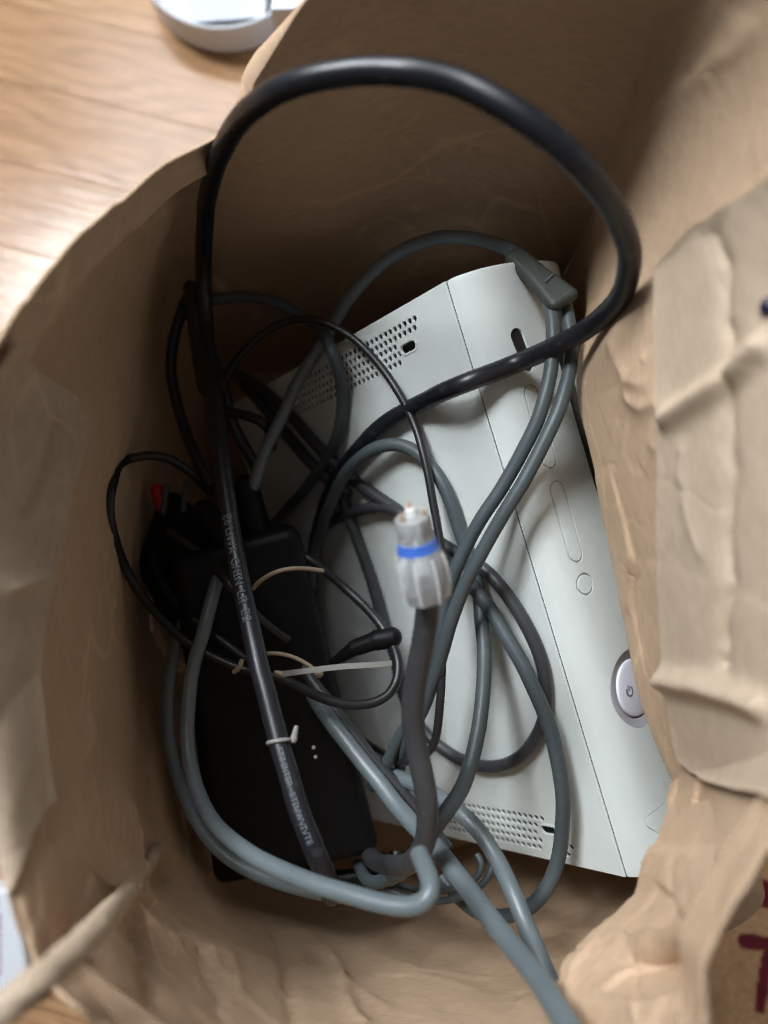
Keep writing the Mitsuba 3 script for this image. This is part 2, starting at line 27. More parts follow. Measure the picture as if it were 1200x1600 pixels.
FLAP_TORN = [[0.1202, -0.0677, 0.2974], [0.1184, -0.0715, 0.2995], [0.1163, -0.0753, 0.3017], [0.1128, -0.0818, 0.3035], [0.1097, -0.0881, 0.3053], [0.1042, -0.0916, 0.3076], [0.101, -0.097, 0.3095], [0.0989, -0.1035, 0.3113], [0.0923, -0.1094, 0.3132], [0.0818, -0.1162, 0.315], [0.0725, -0.1223, 0.3168], [0.0666, -0.1288, 0.3186], [0.0643, -0.1341, 0.3206], [0.0635, -0.1375, 0.3228], [0.0647, -0.142, 0.3249], [0.0673, -0.1464, 0.327], [0.0742, -0.1562, 0.3283]]
FLAP_OUT = [[0.1163, -0.0429, 0.3305], [0.119, -0.052, 0.3314], [0.1192, -0.0604, 0.3353], [0.1161, -0.069, 0.3458], [0.1103, -0.0734, 0.3607], [0.1041, -0.0749, 0.376], [0.0982, -0.0762, 0.3894], [0.096, -0.0794, 0.3931], [0.0957, -0.0846, 0.3906], [0.1029, -0.0989, 0.3668], [0.1072, -0.1114, 0.3497], [0.0928, -0.1033, 0.3833], [0.0903, -0.1055, 0.3882], [0.0885, -0.1075, 0.3932], [0.0875, -0.1093, 0.3982], [0.0871, -0.1118, 0.4031], [0.0889, -0.1181, 0.4074]]

scene, labels = {}, {}
T4 = mi.ScalarTransform4f
# ------------------------------------------------------------------ camera and light
exposure = -0.22
cam_o, cam_f, cam_u = (np.array(CAMERA[k]) for k in ('origin', 'forward', 'up'))
scene['camera'] = dict(type='thinlens', fov=67.2, fov_axis='y', focus_distance=0.375, aperture_radius=0.0034, near_clip=0.01, far_clip=20.0,
                       to_world=T4().look_at(origin=cam_o.tolist(), target=(cam_o + cam_f).tolist(), up=cam_u.tolist()))
def towards(az, el, dist): a, e = math.radians(az), math.radians(el); return dist * np.array([math.cos(a) * math.cos(e), math.sin(a) * math.cos(e), math.sin(e)]) + np.array([0, 0, 0.3])
for key, az, el, half, rad, lab in (('window_light', 133, 50, 0.27, (80.0, 84.8, 89.2), 'bright daylight window on the upper left side of the room'),
                                    ('window_light_001', 107, 43, 0.42, (15.5, 16.4, 17.2), 'added unseen light panel straight behind the far rim of the bag')):  # second source is added and unseen, to brighten the near wall of the bag
    scene[key] = dict(type='rectangle', to_world=T4().look_at(origin=towards(az, el, 2.3).tolist(), target=[0.03, -0.03, 0.3], up=[0, 0, 1]) @ T4().scale([half, half, 1]),
                      emitter=dict(type='area', radiance=dict(type='rgb', value=list(rad))), bsdf=dict(type='diffuse', reflectance=dict(type='rgb', value=[0.5, 0.5, 0.5])))
    labels[key] = dict(label=lab, category='window')
scene['room_light'] = dict(type='constant', radiance=dict(type='rgb', value=[0.15, 0.152, 0.157]))

# ------------------------------------------------------------------ materials
def col(*v): return {'type': 'rgb', 'value': list(v)}
def principled(name, color, rough=0.5, **more):
    scene[name] = {'type': 'twosided', 'bsdf': {'type': 'principled', 'base_color': color if isinstance(color, dict) else col(*color), 'roughness': rough, **more}}
    return name
def bumped(name, color, height_fn, scale, rough=0.5, eps=4e-4, **more):
    h = proc(height_fn, eps)
    scene[name] = {'type': 'twosided', 'bsdf': {'type': 'bumpmap', 'arbitrary': h, 'scale': scale, 'bsdf': {'type': 'principled', 'base_color': color, 'roughness': rough, **more}}}
    return name

def kraft(a, b):
    def fn(p, n, uv):
        m = fbm(p.x * 22, p.y * 22, p.z * 22, 3)
        fib = fbm(p.x * 260, p.y * 260, p.z * 700, 2)
        c = mix(a, b, dr.clip(0.75 * m + 0.25 * fib, 0, 1))
        line = 1 - smoothstep(0.0, 0.035, dr.abs(2 * fbm(p.x * 15 + 4, p.y * 15, p.z * 15, 2) - 1))
        line2 = 1 - smoothstep(0.0, 0.030, dr.abs(2 * fbm(p.x * 31, p.y * 31 + 7, p.z * 31, 2) - 1))
        worn = smoothstep(0.45, 0.65, fbm(p.x * 11 + 8, p.y * 11, p.z * 11, 2))
        return c * (0.90 + 0.20 * fib) * (1 + worn * (0.16 * line + 0.12 * line2))
    return fn
def paper_height(p, n, uv):
    a = fbm(p.x * 60, p.y * 60, p.z * 60, 3)
    b = dr.abs(2 * fbm(p.x * 34 + 9, p.y * 34, p.z * 34, 2) - 1)
    fine = fbm(p.x * 420, p.y * 420, p.z * 420, 2)
    return a * 0.6 + dr.minimum(b, 0.07) * 5.0 + 0.10 * fine
bumped('paper', proc(kraft((0.41, 0.277, 0.176), (0.505, 0.362, 0.244))), paper_height, 0.0007, 0.62, specular=0.35)
bumped('paper_lit', proc(kraft((0.395, 0.300, 0.212), (0.48, 0.378, 0.278))), paper_height, 0.0005, 0.6, specular=0.35)  # same kraft, greyed: the cooler light on strips and cord is in its colour
principled('paper_fibre', (0.56, 0.46, 0.34), 0.8)

def plastic_grain(p, n, uv):
    m = fbm(p.x * 30, p.y * 30, p.z * 30, 3)
    return mix((0.53, 0.565, 0.54), (0.59, 0.625, 0.60), m)
principled('console_white', proc(plastic_grain), 0.42, specular=0.45)
principled('console_dark', (0.012, 0.012, 0.013), 0.5)
principled('slot_dark', (0.02, 0.02, 0.022), 0.6)
principled('tray_brown', (0.10, 0.08, 0.065), 0.25, metallic=0.6)
principled('ring_silver', (0.34, 0.34, 0.36), 0.32, metallic=0.1)
principled('button_pearl', (0.60, 0.60, 0.66), 0.16, clearcoat=0.6)
principled('symbol_grey', (0.10, 0.10, 0.12), 0.5)
def rubber(a, b):
    def fn(p, n, uv):
        m = fbm(p.x * 45, p.y * 45, p.z * 45, 3)
        s = smoothstep(0.66, 0.78, fbm(p.x * 190 + 5, p.y * 190, p.z * 190, 2))
        return mix(mix(a, b, m), (0.20, 0.20, 0.19), s * 0.06)
    return fn
principled('rubber_black', proc(rubber((0.005, 0.0055, 0.008), (0.011, 0.0125, 0.017))), 0.38, specular=0.5)
principled('rubber_thin', (0.012, 0.012, 0.013), 0.4)
principled('rubber_grey', proc(rubber((0.042, 0.053, 0.057), (0.062, 0.077, 0.082))), 0.46, specular=0.45)
principled('rubber_grey_lit', proc(rubber((0.085, 0.105, 0.112), (0.120, 0.146, 0.155))), 0.42, specular=0.6)  # grey rubber lightened: window light on these cables is put into the colour
principled('rubber_umber', proc(rubber((0.026, 0.027, 0.030), (0.040, 0.040, 0.043))), 0.42)
principled('joint_olive', proc(rubber((0.024, 0.028, 0.023), (0.034, 0.038, 0.031))), 0.55)
principled('brick_black', (0.0045, 0.0045, 0.005), 0.5, specular=0.2)
principled('print_pale', (0.09, 0.105, 0.12), 0.6)
principled('plug_brown', (0.020, 0.014, 0.012), 0.5)
principled('tie_tan', (0.30, 0.235, 0.165), 0.55)
principled('tie_clear', (0.22, 0.215, 0.20), 0.3)
principled('red_plastic', (0.55, 0.02, 0.01), 0.4)
principled('label_grey', (0.07, 0.08, 0.085), 0.5)
principled('insulator_white', (0.70, 0.70, 0.69), 0.3)
principled('copper', (0.62, 0.36, 0.26), 0.45, metallic=0.3)
principled('brass_dull', (0.40, 0.31, 0.21), 0.5)
principled('band_blue', (0.045, 0.13, 0.50), 0.35)
scene['clear_plastic'] = {'type': 'principled', 'base_color': col(0.86, 0.88, 0.90), 'roughness': 0.07, 'spec_trans': 0.72, 'eta': 1.4, 'clearcoat': 1.0}
principled('core_frost', (0.62, 0.64, 0.66), 0.25, clearcoat=0.8)
principled('tub_white', (0.55, 0.57, 0.60), 0.35)
principled('tub_grey', (0.42, 0.41, 0.41), 0.4)
principled('card_white', (0.52, 0.55, 0.60), 0.6)
principled('stripe_mauve', (0.42, 0.37, 0.42), 0.6)
principled('navy', (0.012, 0.014, 0.035), 0.3)

GRAIN_A = math.radians(-15.0)
def wood(seed, light, dark):
    ca, sa = math.cos(GRAIN_A), math.sin(GRAIN_A)
    def fn(p, n, uv):
        x, y = p.x * ca + p.y * sa, -p.x * sa + p.y * ca
        row = dr.floor(y / 0.075)
        cx = fbm(x * 4 + row * 3.7, y * 13, seed * 5.0, 3)
        rings = 0.5 + 0.5 * dr.sin((y * 330 + cx * 42 + row * 2.1))
        fine = fbm(x * 18, y * 480, seed * 3.0, 3)
        pore = smoothstep(0.58, 0.75, fbm(x * 40, y * 900, 3.0, 2))
        c = mix(light, dark, dr.clip(0.42 * rings * rings + 0.55 * fine, 0, 1))
        return c * (1.0 - 0.26 * pore)
    return fn
for k, (a, b) in enumerate([((0.42, 0.25, 0.135), (0.27, 0.145, 0.068)), ((0.39, 0.225, 0.12), (0.25, 0.13, 0.060)), ((0.45, 0.275, 0.15), (0.29, 0.16, 0.078))]):
    def fine_height(p, n, uv):
        ca, sa = math.cos(GRAIN_A), math.sin(GRAIN_A)
        x, y = p.x * ca + p.y * sa, -p.x * sa + p.y * ca
        return fbm(x * 14, y * 260, 1.0, 3) + 1.5 * fbm(x * 9, y * 24, 4.0, 2)
    bumped(f'oak_{k}' if k else 'oak', proc(wood(k, a, b)), fine_height, 0.00015, 0.21, specular=0.30)
def rug_fn(p, n, uv):
    def seg(x0, y0, x1, y1, w):
        dx, dy = x1 - x0, y1 - y0
        l2 = dx * dx + dy * dy
        t = dr.clip(((p.x - x0) * dx + (p.y - y0) * dy) / l2, 0, 1)
        d = dr.sqrt(dr.square(p.x - x0 - t * dx) + dr.square(p.y - y0 - t * dy)) + (fbm(p.x * 300, p.y * 300, 0, 2) - 0.5) * 0.003
        return smoothstep(w + 0.0012, w - 0.0012, d)
    m = mi.Float(0)
    for s in ((0.272, -0.240, 0.330, -0.247, 0.0055), (0.2895, -0.248, 0.281, -0.287, 0.0042), (0.287, -0.205, 0.330, -0.222, 0.0095), (0.31, -0.247, 0.302, -0.30, 0.0045), (0.262, -0.31, 0.33, -0.318, 0.005), (0.275, -0.16, 0.33, -0.168, 0.006)):
        m = dr.maximum(m, seg(*s))
    f = fbm(p.x * 500, p.y * 500, 2.0, 2)
    base = mix((0.58, 0.33, 0.165), (0.70, 0.42, 0.22), fbm(p.x * 60, p.y * 60, 1.0, 3))
    return mix(base, (0.17, 0.014, 0.024), m) * (0.75 + 0.5 * f)
bumped('rug_wool', proc(rug_fn), lambda p, n, uv: fbm(p.x * 420, p.y * 420, 0, 2), 0.0012, 0.9)

# ------------------------------------------------------------------ helpers
def numbered(key):
    if key not in scene and key not in labels and not any(k.startswith(key + '__') for k in scene): return key
    k = 1
    while f'{key}_{k:03d}' in scene or f'{key}_{k:03d}' in labels: k += 1
    return f'{key}_{k:03d}'
def thing(name, label, category, group=None):
    key = numbered(name)
    labels[key] = dict(label=label, category=category)
    if group: labels[key]['group'] = group
    return key
def part(parent, name, mesh, m, smooth=35, label=None, **more):
    key = parent + '__' + name
    k = 1
    while key in scene:
        key = f'{parent}__{name}_{k:03d}'; k += 1
    scene[key] = mikit.ply(mesh, m, smooth, **more)
    if label: labels[key] = dict(label=label)
    return key
def single(name, mesh, m, label, category, smooth=35, group=None):
    key = thing(name, label, category, group)
    scene[key] = mikit.ply(mesh, m, smooth)
    return key
def struct(name, mesh, m, smooth=False):
    scene[name] = mikit.ply(mesh, m, smooth)
    labels[name] = dict(kind='structure')
def grid_mesh(P, close_u=False, flip=False):
    nt, ns = P.shape[:2]
    i, j = np.meshgrid(np.arange(nt - 1), np.arange(ns if close_u else ns - 1), indexing='ij')
    j2 = (j + 1) % ns
    q = np.stack([i * ns + j, i * ns + j2, (i + 1) * ns + j2, (i + 1) * ns + j], -1).reshape(-1, 4)
    if flip: q = q[:, ::-1]
    return trimesh.Trimesh(P.reshape(-1, 3), np.vstack([q[:, [0, 1, 2]], q[:, [0, 2, 3]]]), process=False)
class Path:
    """A smooth curve through points, with frames whose normal stays as upright as it can."""
    def __init__(self, pts, step=0.0025):
        p = np.asarray(pts, float)
        u = np.r_[0, np.cumsum(np.sqrt(np.linalg.norm(np.diff(p, axis=0), axis=1)))]
        cs = CubicSpline(u, p)
        q = cs(np.linspace(0, u[-1], 1500))
        s = np.r_[0, np.cumsum(np.linalg.norm(np.diff(q, axis=0), axis=1))]
        self.length = s[-1]
        n = max(6, int(self.length / step))
        self.s = np.linspace(0, self.length, n)
        self.c = np.stack([np.interp(self.s, s, q[:, k]) for k in range(3)], 1)
        t = np.gradient(self.c, axis=0)
        self.t = t / np.linalg.norm(t, axis=1, keepdims=True)
    def at(self, s): return np.stack([np.interp(s, self.s, self.c[:, k]) for k in range(3)], -1)
    def tan(self, s):
        t = np.stack([np.interp(s, self.s, self.t[:, k]) for k in range(3)], -1)
        return t / np.linalg.norm(t, axis=-1, keepdims=True)
def tube(path, r, sides=16, s0=None, s1=None, cap=True, wobble=0.0):
    if not isinstance(path, Path): path = Path(path)
    s0, s1 = s0 or 0.0, path.length if s1 is None else s1
    n = max(4, int((s1 - s0) / 0.0025))
    s = np.linspace(s0, s1, n)
    rr = np.broadcast_to(np.asarray(r(s) if callable(r) else r, float), (n,)).copy()
    if cap:
        R0, R1 = rr[0], rr[-1]
        e = np.array([0.0, 0.3, 0.6, 0.85, 0.97])
        s = np.r_[s0 + 0 * e[:0], s0 + R0 * 0.25 * (1 - np.sqrt(1 - e ** 2)), s[1:-1][(s[1:-1] > s0 + 0.3 * R0) & (s[1:-1] < s1 - 0.3 * R1)], s1 - R1 * 0.25 * (1 - np.sqrt(1 - e[::-1] ** 2))]
        mid = np.interp(s, np.linspace(s0, s1, n), rr)
        k = len(e)
        mid[:k] *= np.maximum(0.02, 1 - (1 - e) ** 3); mid[-k:] *= np.maximum(0.02, 1 - (1 - e[::-1]) ** 3)
        rr = mid
    c, t = path.at(s), path.tan(s)
    if wobble:
        c = c + (np.stack([meshkit.fbm(np.c_[s * 40, 0 * s + k * 7.3, 0 * s], 2, seed=k) for k in range(3)], 1) - 0.5) * wobble
    # rotation-minimising frames
    a = np.zeros_like(t); v = np.cross(t[0], [0.3, 0.5, 0.81]); a[0] = v / np.linalg.norm(v)
    for k in range(1, len(t)):
        v = a[k - 1] - t[k] * (a[k - 1] @ t[k]); a[k] = v / np.linalg.norm(v)
    b = np.cross(t, a)
    ang = np.arange(sides) * 2 * np.pi / sides
    P = c[:, None] + rr[:, None, None] * (np.cos(ang)[None, :, None] * a[:, None] + np.sin(ang)[None, :, None] * b[:, None])
    return grid_mesh(P, True)
def tri(man):
    m = man.to_mesh()
    return trimesh.Trimesh(np.asarray(m.vert_properties)[:, :3], np.asarray(m.tri_verts), process=False)
def man(mesh): return m3.Manifold(m3.Mesh(np.asarray(mesh.vertices, np.float32), np.asarray(mesh.faces, np.uint32)))
def ball(c, r, n=16): return m3.Manifold.sphere(r, n).translate(list(map(float, c)))
def hull(pts, r, n=16):
    r = np.broadcast_to(r, (len(pts),))
    return m3.Manifold.batch_hull([ball(p, float(q), n) for p, q in zip(pts, r)])
def bx(lo, hi): return m3.Manifold.cube([float(h - l) for l, h in zip(lo, hi)]).translate(list(map(float, lo)))
def moved(mesh, M):
    m = mesh.copy(); m.apply_transform(np.asarray(M)); return m
def frame(o, z, xhint):
    z = np.asarray(z, float); z = z / np.linalg.norm(z)
    x = np.asarray(xhint, float) - z * (np.asarray(xhint, float) @ z); x /= np.linalg.norm(x)
    M = np.eye(4); M[:3, 0], M[:3, 1], M[:3, 2], M[:3, 3] = x, np.cross(z, x), z, o
    return M
def lathe(profile, n=48, flute=0, depth=0.0):
    pr = np.asarray(profile, float); a = np.arange(n) * 2 * np.pi / n
    k = 1 + (depth * (np.cos(a * flute)) if flute else 0 * a)
    P = np.stack([pr[:, 0:1] * np.cos(a) * k, pr[:, 0:1] * np.sin(a) * k, np.broadcast_to(pr[:, 1:2], (len(pr), n))], -1)
    return grid_mesh(P, True)
def at_floor(mesh): return mesh

# ------------------------------------------------------------------ floor, rug
struct('floor', trimesh.creation.box(bounds=[[-2.2, -2.0, -0.05], [2.0, 2.4, -0.008]]), 'oak_1')
labels['floor'].update(label='warm oak plank floor with glossy varnish around the bag')
rng = np.random.default_rng(4)
RA = np.eye(4); RA[:2, :2] = [[math.cos(GRAIN_A), -math.sin(GRAIN_A)], [math.sin(GRAIN_A), math.cos(GRAIN_A)]]
plank_w = 0.075
for row in range(-9, 13):
    x = -1.0 + rng.uniform(-0.4, 0.0)
    while x < 0.9:
        ln = rng.uniform(0.45, 0.9)
        m = tri(m3.Manifold.hull_points(np.array([[a, b, c] for (a, b, c) in
            [(x0 + dx, y0 + dy, z) for x0, sx in ((x, 1), (x + ln, -1)) for y0, sy in ((row * plank_w, 1), ((row + 1) * plank_w, -1)) for z, e in ((-0.0075, 0.0001), (-0.0004, 0.0001), (0.0, 0.0006)) for dx, dy in ((sx * e, sy * e),)]]) ))
        part('floor', 'plank', moved(m, RA), ('oak', 'oak_1', 'oak_2')[rng.integers(3)], False)
        x += ln
rug = tri(m3.Manifold.batch_hull([ball((x, y, 0.003), 0.003, 12) for x, y in ((0.262, -0.12), (0.75, -0.16), (0.70, -0.55), (0.20, -0.50))]))
single('rug', rug, 'rug_wool', 'terracotta rug with dark red line pattern beside the torn corner of the bag', 'rug', 30)

# ------------------------------------------------------------------ the paper bag
def loop_interp(rows, n):
    """Closed smooth curve through the rows (k x 3), n samples; parameter = station index."""
    k = len(rows)
    ext = np.vstack([rows[-4:], rows, rows[:5]])
    return PchipInterpolator(np.arange(-4, k + 5), ext)(np.linspace(0, k, n, endpoint=False))

LEVELS = [0.0, 0.16, 0.52, 1.0]
def wall_grid(ns, nt):
    """The bag's sheet as a grid (nt x ns x 3), from the floor up to the rim."""
    rings = [loop_interp(np.asarray(BAG[k], float), ns) for k in ('foot', 'low', 'middle', 'rim')]
    return PchipInterpolator(LEVELS, np.stack(rings), axis=0)(np.linspace(0, 1, nt))

CRV = []
for pl, amp, sig in CREASES:
    p = np.array(pl); d = np.r_[0, np.cumsum(np.linalg.norm(np.diff(p, axis=0), axis=1))]
    q = PchipInterpolator(d, p)(np.linspace(0, d[-1], max(4, int(d[-1] / 0.0015)))) if len(p) > 2 else p[0] + np.linspace(0, 1, 40)[:, None] * (p[1] - p[0])
    jit = (np.stack([meshkit.fbm(q * 90 + k * 3, 2, seed=9 + k) for k in range(3)], 1) - 0.5) * 0.006
    CRV.append((q + jit * (0.15 if abs(amp) > 0.005 else 1.0), amp, sig))

CRV = [(cKDTree(q), a, s) for q, a, s in CRV]
_cr = np.random.default_rng(21)
CELLS = []
for count, slope, soft_w in ((300, 0.022, 0.0007), (1500, 0.009, 0.0006)):
    c = np.c_[_cr.uniform(-0.26, 0.26, count), _cr.uniform(-0.32, 0.28, count), _cr.uniform(-0.02, 0.50, count)]
    CELLS.append((cKDTree(c), c, _cr.normal(0, slope, (count, 3)), soft_w))
def crumple(P, soft=1.0):
    """Height of the creased paper over its smooth sheet, in metres towards the inside of the bag."""
    Q = P + (np.stack([meshkit.fbm(P / 0.045 + 5.0 * k, 2, seed=30 + k) for k in range(3)], -1) - 0.5) * 0.010
    amount = (0.30 + 0.9 * np.clip((0.10 - P[:, 1]) / 0.25 + np.clip(P[:, 0] / 0.12, 0, 1) * 0.2, 0, 1))[:] * 1.0 * (0.5 + 0.9 * np.clip((meshkit.fbm(P / 0.10 + 2.0, 2, seed=17) - 0.35) / 0.3, 0, 1))
    h = (meshkit.fbm(P / 0.09, 2, seed=2) - 0.5) * 0.004
    for tree, c, tilt, sw in CELLS:       # flat facets that meet in sharp creases
        d, i = tree.query(Q, k=5)
        w = np.exp(-(d - d[:, :1]) / sw); w /= w.sum(1, keepdims=True)
        h = h + amount * (w * ((Q[:, None] - c[i]) * tilt[i]).sum(2)).sum(1)
    h = h + (meshkit.fbm(P / 0.012, 3, seed=11) - 0.5) * 0.0004
    h = h * soft
    for tree, a, s in CRV:
        d, _ = tree.query(P, distance_upper_bound=8 * s)
        d = np.where(np.isfinite(d), d, 8 * s)
        h = h + a * (np.exp(-(d / s) ** 2) if s > 0.0041 and a > 0.005 else np.exp(-d / s))
    return h
NS, NT = 700, 270
G = wall_grid(NS, NT)
centre = G.mean(axis=(0, 1)); 
def inward(G, closed=True):
    du = np.roll(G, -1, 1) - np.roll(G, 1, 1) if closed else np.gradient(G, axis=1)
    n = np.cross(du, np.gradient(G, axis=0)); n /= np.linalg.norm(n, axis=2, keepdims=True) + 1e-12
    flat = np.array([0, 0, 1.0]); axis = centre - G; axis[..., 2] = 0
    s = np.sign((n * axis).sum(2, keepdims=True)); s[s == 0] = 1
    return n * s
NRM = inward(G)
fade = np.clip((np.linspace(0, 1, NT) - 0.02) / 0.1, 0, 1)[:, None]
WALL = G + NRM * (crumple(G.reshape(-1, 3)).reshape(NT, NS) * fade)[..., None]
# hem: the rim rolls outwards
rim, out = WALL[-1], -NRM[-1]
out = out - 0 * out; out[:, 2] = np.maximum(out[:, 2], -0.2); out /= np.linalg.norm(out, axis=1, keepdims=True)
ph = np.linspace(0, NS, NS, endpoint=False) / NS * len(BAG['rim'])
roll = 0.0022 + 0.0085 * np.exp(-((ph - 1.15) / 0.55) ** 2)
hem = [rim + out * (roll * a)[:, None] + np.array([0, 0, 1.0]) * (roll * b)[:, None] for a, b in ((0.3, -0.02), (0.7, -0.3), (1.05, -0.75), (1.3, -1.2), (1.4, -1.6))]
hem.append(hem[-1] - np.array([0, 0, 0.02]))
bag = 'paper_bag'
labels[bag] = dict(label='open brown kraft paper shopping bag, creased and torn at one corner, holding the console', category='paper bag')
part(bag, 'wall', grid_mesh(np.concatenate([WALL, np.stack(hem)]), True), 'paper', True)
base_poly = Polygon(G[0][::3, :2]).buffer(0.0015)
base = trimesh.creation.extrude_polygon(base_poly, 0.0015, engine='earcut'); base.apply_translation([0, 0, 0.0035])
part(bag, 'base', base, 'paper', False)
FULL = PchipInterpolator(np.linspace(0, 1, NT), G, axis=0)
def patch(s_lo, s_hi, edge, lift, n=230, m=120):
    s = np.linspace(s_lo, s_hi, n)
    e = np.array(sorted(edge)); t0 = np.interp(s, e[:, 0], e[:, 1]); 
    tt = np.linspace(0, 1, m)[:, None] * (0.995 - t0)[None] + t0[None]
    k = len(BAG['rim']); col_i = s / k * NS
    i0 = np.floor(col_i).astype(int); fr = (col_i - i0)[:, None]
    P = np.zeros((m, n, 3))
    for j in range(n):
        a = PchipInterpolator(np.linspace(0, 1, NT), G[:, i0[j] % NS]); b = PchipInterpolator(np.linspace(0, 1, NT), G[:, (i0[j] + 1) % NS])
        P[:, j] = a(tt[:, j]) * (1 - fr[j]) + b(tt[:, j]) * fr[j]
    N = inward(P, False)
    return P + N * (crumple(P.reshape(-1, 3), 0.3).reshape(m, n) + 0.0014 + lift(s[None], tt, t0[None]))[..., None]
right = patch(6.60, 11.42, [(6.60, 0.86), (6.68, 0.80), (7.83, 0.755), (8.92, 0.704), (9.79, 0.654), (10.60, 0.605), (10.9, 0.66), (11.2, 0.80), (11.42, 0.98)],
              lambda s, t, t0: 0.0014 + 0.007 * np.exp(-(s - 6.6) / 0.28) + 0.0012 * np.exp(-(t - t0) / 0.02))
part(bag, 'handle_patch', grid_mesh(right), 'paper_lit', True, label='paper strip greyed for light, glued over the handle ends on the right wall')
left = patch(21.6, 26.1, [(21.6, 0.71), (22.11, 0.698), (22.84, 0.66), (23.35, 0.597), (23.78, 0.528), (24.43, 0.491), (25.08, 0.472), (25.45, 0.58), (26.1, 0.97)],
             lambda s, t, t0: 0.0014 + 0.0010 * np.exp(-(t - t0) / 0.02))
part(bag, 'handle_patch', grid_mesh(left), 'paper_lit', True, label='paper strip greyed for light, glued over the handle ends on the left wall')
# torn corner: a second ply that hangs over the console
def resample(p, n):
    p = np.array(p); d = np.r_[0, np.cumsum(np.linalg.norm(np.diff(p, axis=0), axis=1))]
    return PchipInterpolator(d / d[-1], p)(np.linspace(0, 1, n))
nf, mf = 260, 70
ta, tb = resample(FLAP_TORN, nf), resample(FLAP_OUT, nf)
w = np.linspace(0, 1, mf)[:, None, None]
fl = ta[None] * (1 - w) + tb[None] * w
fl[..., 2] += 0.010 * np.sin(np.pi * w[..., 0]) * np.sin(np.linspace(0.35, 2.8, nf))[None]
across = (tb - ta) / np.linalg.norm(tb - ta, axis=1, keepdims=True)
x = np.linspace(0, 1, nf)
tear = (meshkit.fbm(np.c_[x * 44, 0 * x, 0 * x], 4, seed=3) - 0.5) * 0.0032 + (meshkit.fbm(np.c_[x * 150, 0 * x + 4, 0 * x], 2, seed=6) - 0.5) * 0.0014
fl += across[None] * (tear[None, :] * np.exp(-np.linspace(0, 1, mf) / 0.12)[:, None])[..., None]
nfl = np.cross(np.gradient(fl, axis=1), np.gradient(fl, axis=0)); nfl /= np.linalg.norm(nfl, axis=2, keepdims=True); nfl *= np.sign(nfl[..., 2:3])
h = crumple(fl.reshape(-1, 3)).reshape(mf, nf) * 0.7
for c0, c1, amp in (((0.62, 0.06), (0.97, 0.10), 0.0016), ((0.52, 0.2), (0.75, 0.55), -0.0016), ((0.25, 0.3), (0.62, 0.42), 0.0015), ((0.7, 0.5), (0.98, 0.62), 0.002)):
    ls = LineString([c0, c1]); jx = np.linspace(0, 1, nf); 
    d = np.array([[ls.distance(Point(u + 0.02 * math.sin(19 * v), v)) for u in jx] for v in np.linspace(0, 1, mf)])
    h += amp * np.exp(-d / 0.035)
fl = fl + nfl * h[..., None]
part(bag, 'torn_flap', grid_mesh(fl), 'paper', True, label='torn flap of the bag corner with a ragged fibrous edge over the console')
fr_p = np.random.default_rng(8)
rag = []
for k in range(4, nf - 40, 1):
    if fr_p.random() < 0.16:
        o = fl[0, k]; d = -across[k] + fr_p.normal(0, 0.5, 3); d /= np.linalg.norm(d); l = fr_p.uniform(0.0004, 0.0013)
        sd = np.cross(d, nfl[0, k]) * fr_p.uniform(0.0002, 0.0006)
        rag.append(trimesh.Trimesh([o - sd + across[k] * 0.002, o + sd + across[k] * 0.002, o + d * l, o + d * l * 0.5 + nfl[0, k] * 0.0003], [[0, 1, 2], [0, 3, 2], [1, 3, 2]], process=False))
key = part(bag, 'torn_fibres', trimesh.util.concatenate(rag), 'paper_fibre', False)
labels[key] = dict(label='pale torn paper fibres along the ragged edge', kind='stuff')
hp = Path(HANDLE_CORD)
cord = tube(hp, lambda q: 0.0020 + 0.0017 * np.clip(q / 0.03, 0, 1), 26)
ax_p = np.array([hp.at(q) for q in hp.s]); kd = cKDTree(ax_p); _, ii = kd.query(cord.vertices)
rel = cord.vertices - ax_p[ii]; tt_ = hp.t[ii]; u_ = np.cross(tt_, [0, 0, 1.0]); u_ /= np.linalg.norm(u_, axis=1, keepdims=True); v_ = np.cross(u_, tt_)
ang_ = np.arctan2((rel * v_).sum(1), (rel * u_).sum(1))
cord.vertices = cord.vertices + rel * (0.22 * np.abs(np.sin(1.5 * ang_ + hp.s[ii] * 260)) - 0.06 + 0.25 * (meshkit.fbm(cord.vertices / 0.012, 2, seed=4) - 0.5))[:, None]
part(bag, 'handle', cord, 'paper_lit', True, label='twisted paper cord handle crossing the rim at the lower left')

# ------------------------------------------------------------------ the console
CM = np.array(CONSOLE)
con = thing('game_console', 'white game console standing on edge in the bag, front bezel up on the right', 'game console')
L, D, Wd = 0.302, 0.222, 0.083
def cpart(parent, name, mesh, m, smooth=30, label=None): return part(parent, name, moved(mesh, CM), m, smooth, label)
def prism_w(poly, w0, w1):       # polygon in (u, v), from w0 to w1
    gs = getattr(poly, 'geoms', [poly]); out = m3.Manifold()
    for g in gs:
        m = trimesh.creation.extrude_polygon(g, w1 - w0, engine='earcut'); m.apply_translation([0, 0, w0]); out = out + man(m)
    return out
def prism_v(poly, v0, v1):       # polygon in (u, w), from v0 to v1
    gs = getattr(poly, 'geoms', [poly]); out = m3.Manifold()
    for g in gs:
        m = trimesh.creation.extrude_polygon(g, v1 - v0, engine='earcut')
        V = m.vertices.copy(); m.vertices = np.c_[V[:, 0], V[:, 2] + v0, V[:, 1]]; m.faces = m.faces[:, ::-1]; out = out + man(m)
    return out
def pill(x0, y0, x1, y1, r): return LineString([(x0, y0), (x1, y1)]).buffer(r, 8)
r = 0.0022
body = m3.Manifold.batch_hull([ball((u, D - r, w), r, 20) for u in (r, L - r) for w in (r, Wd - r)] + [ball((u, 0.0016, w), 0.0006, 16) for u in (0.0006, L - 0.0006) for w in (0.0006, Wd - 0.0006)])
holes = []
row_du, col_dv = 0.0042, 0.0039
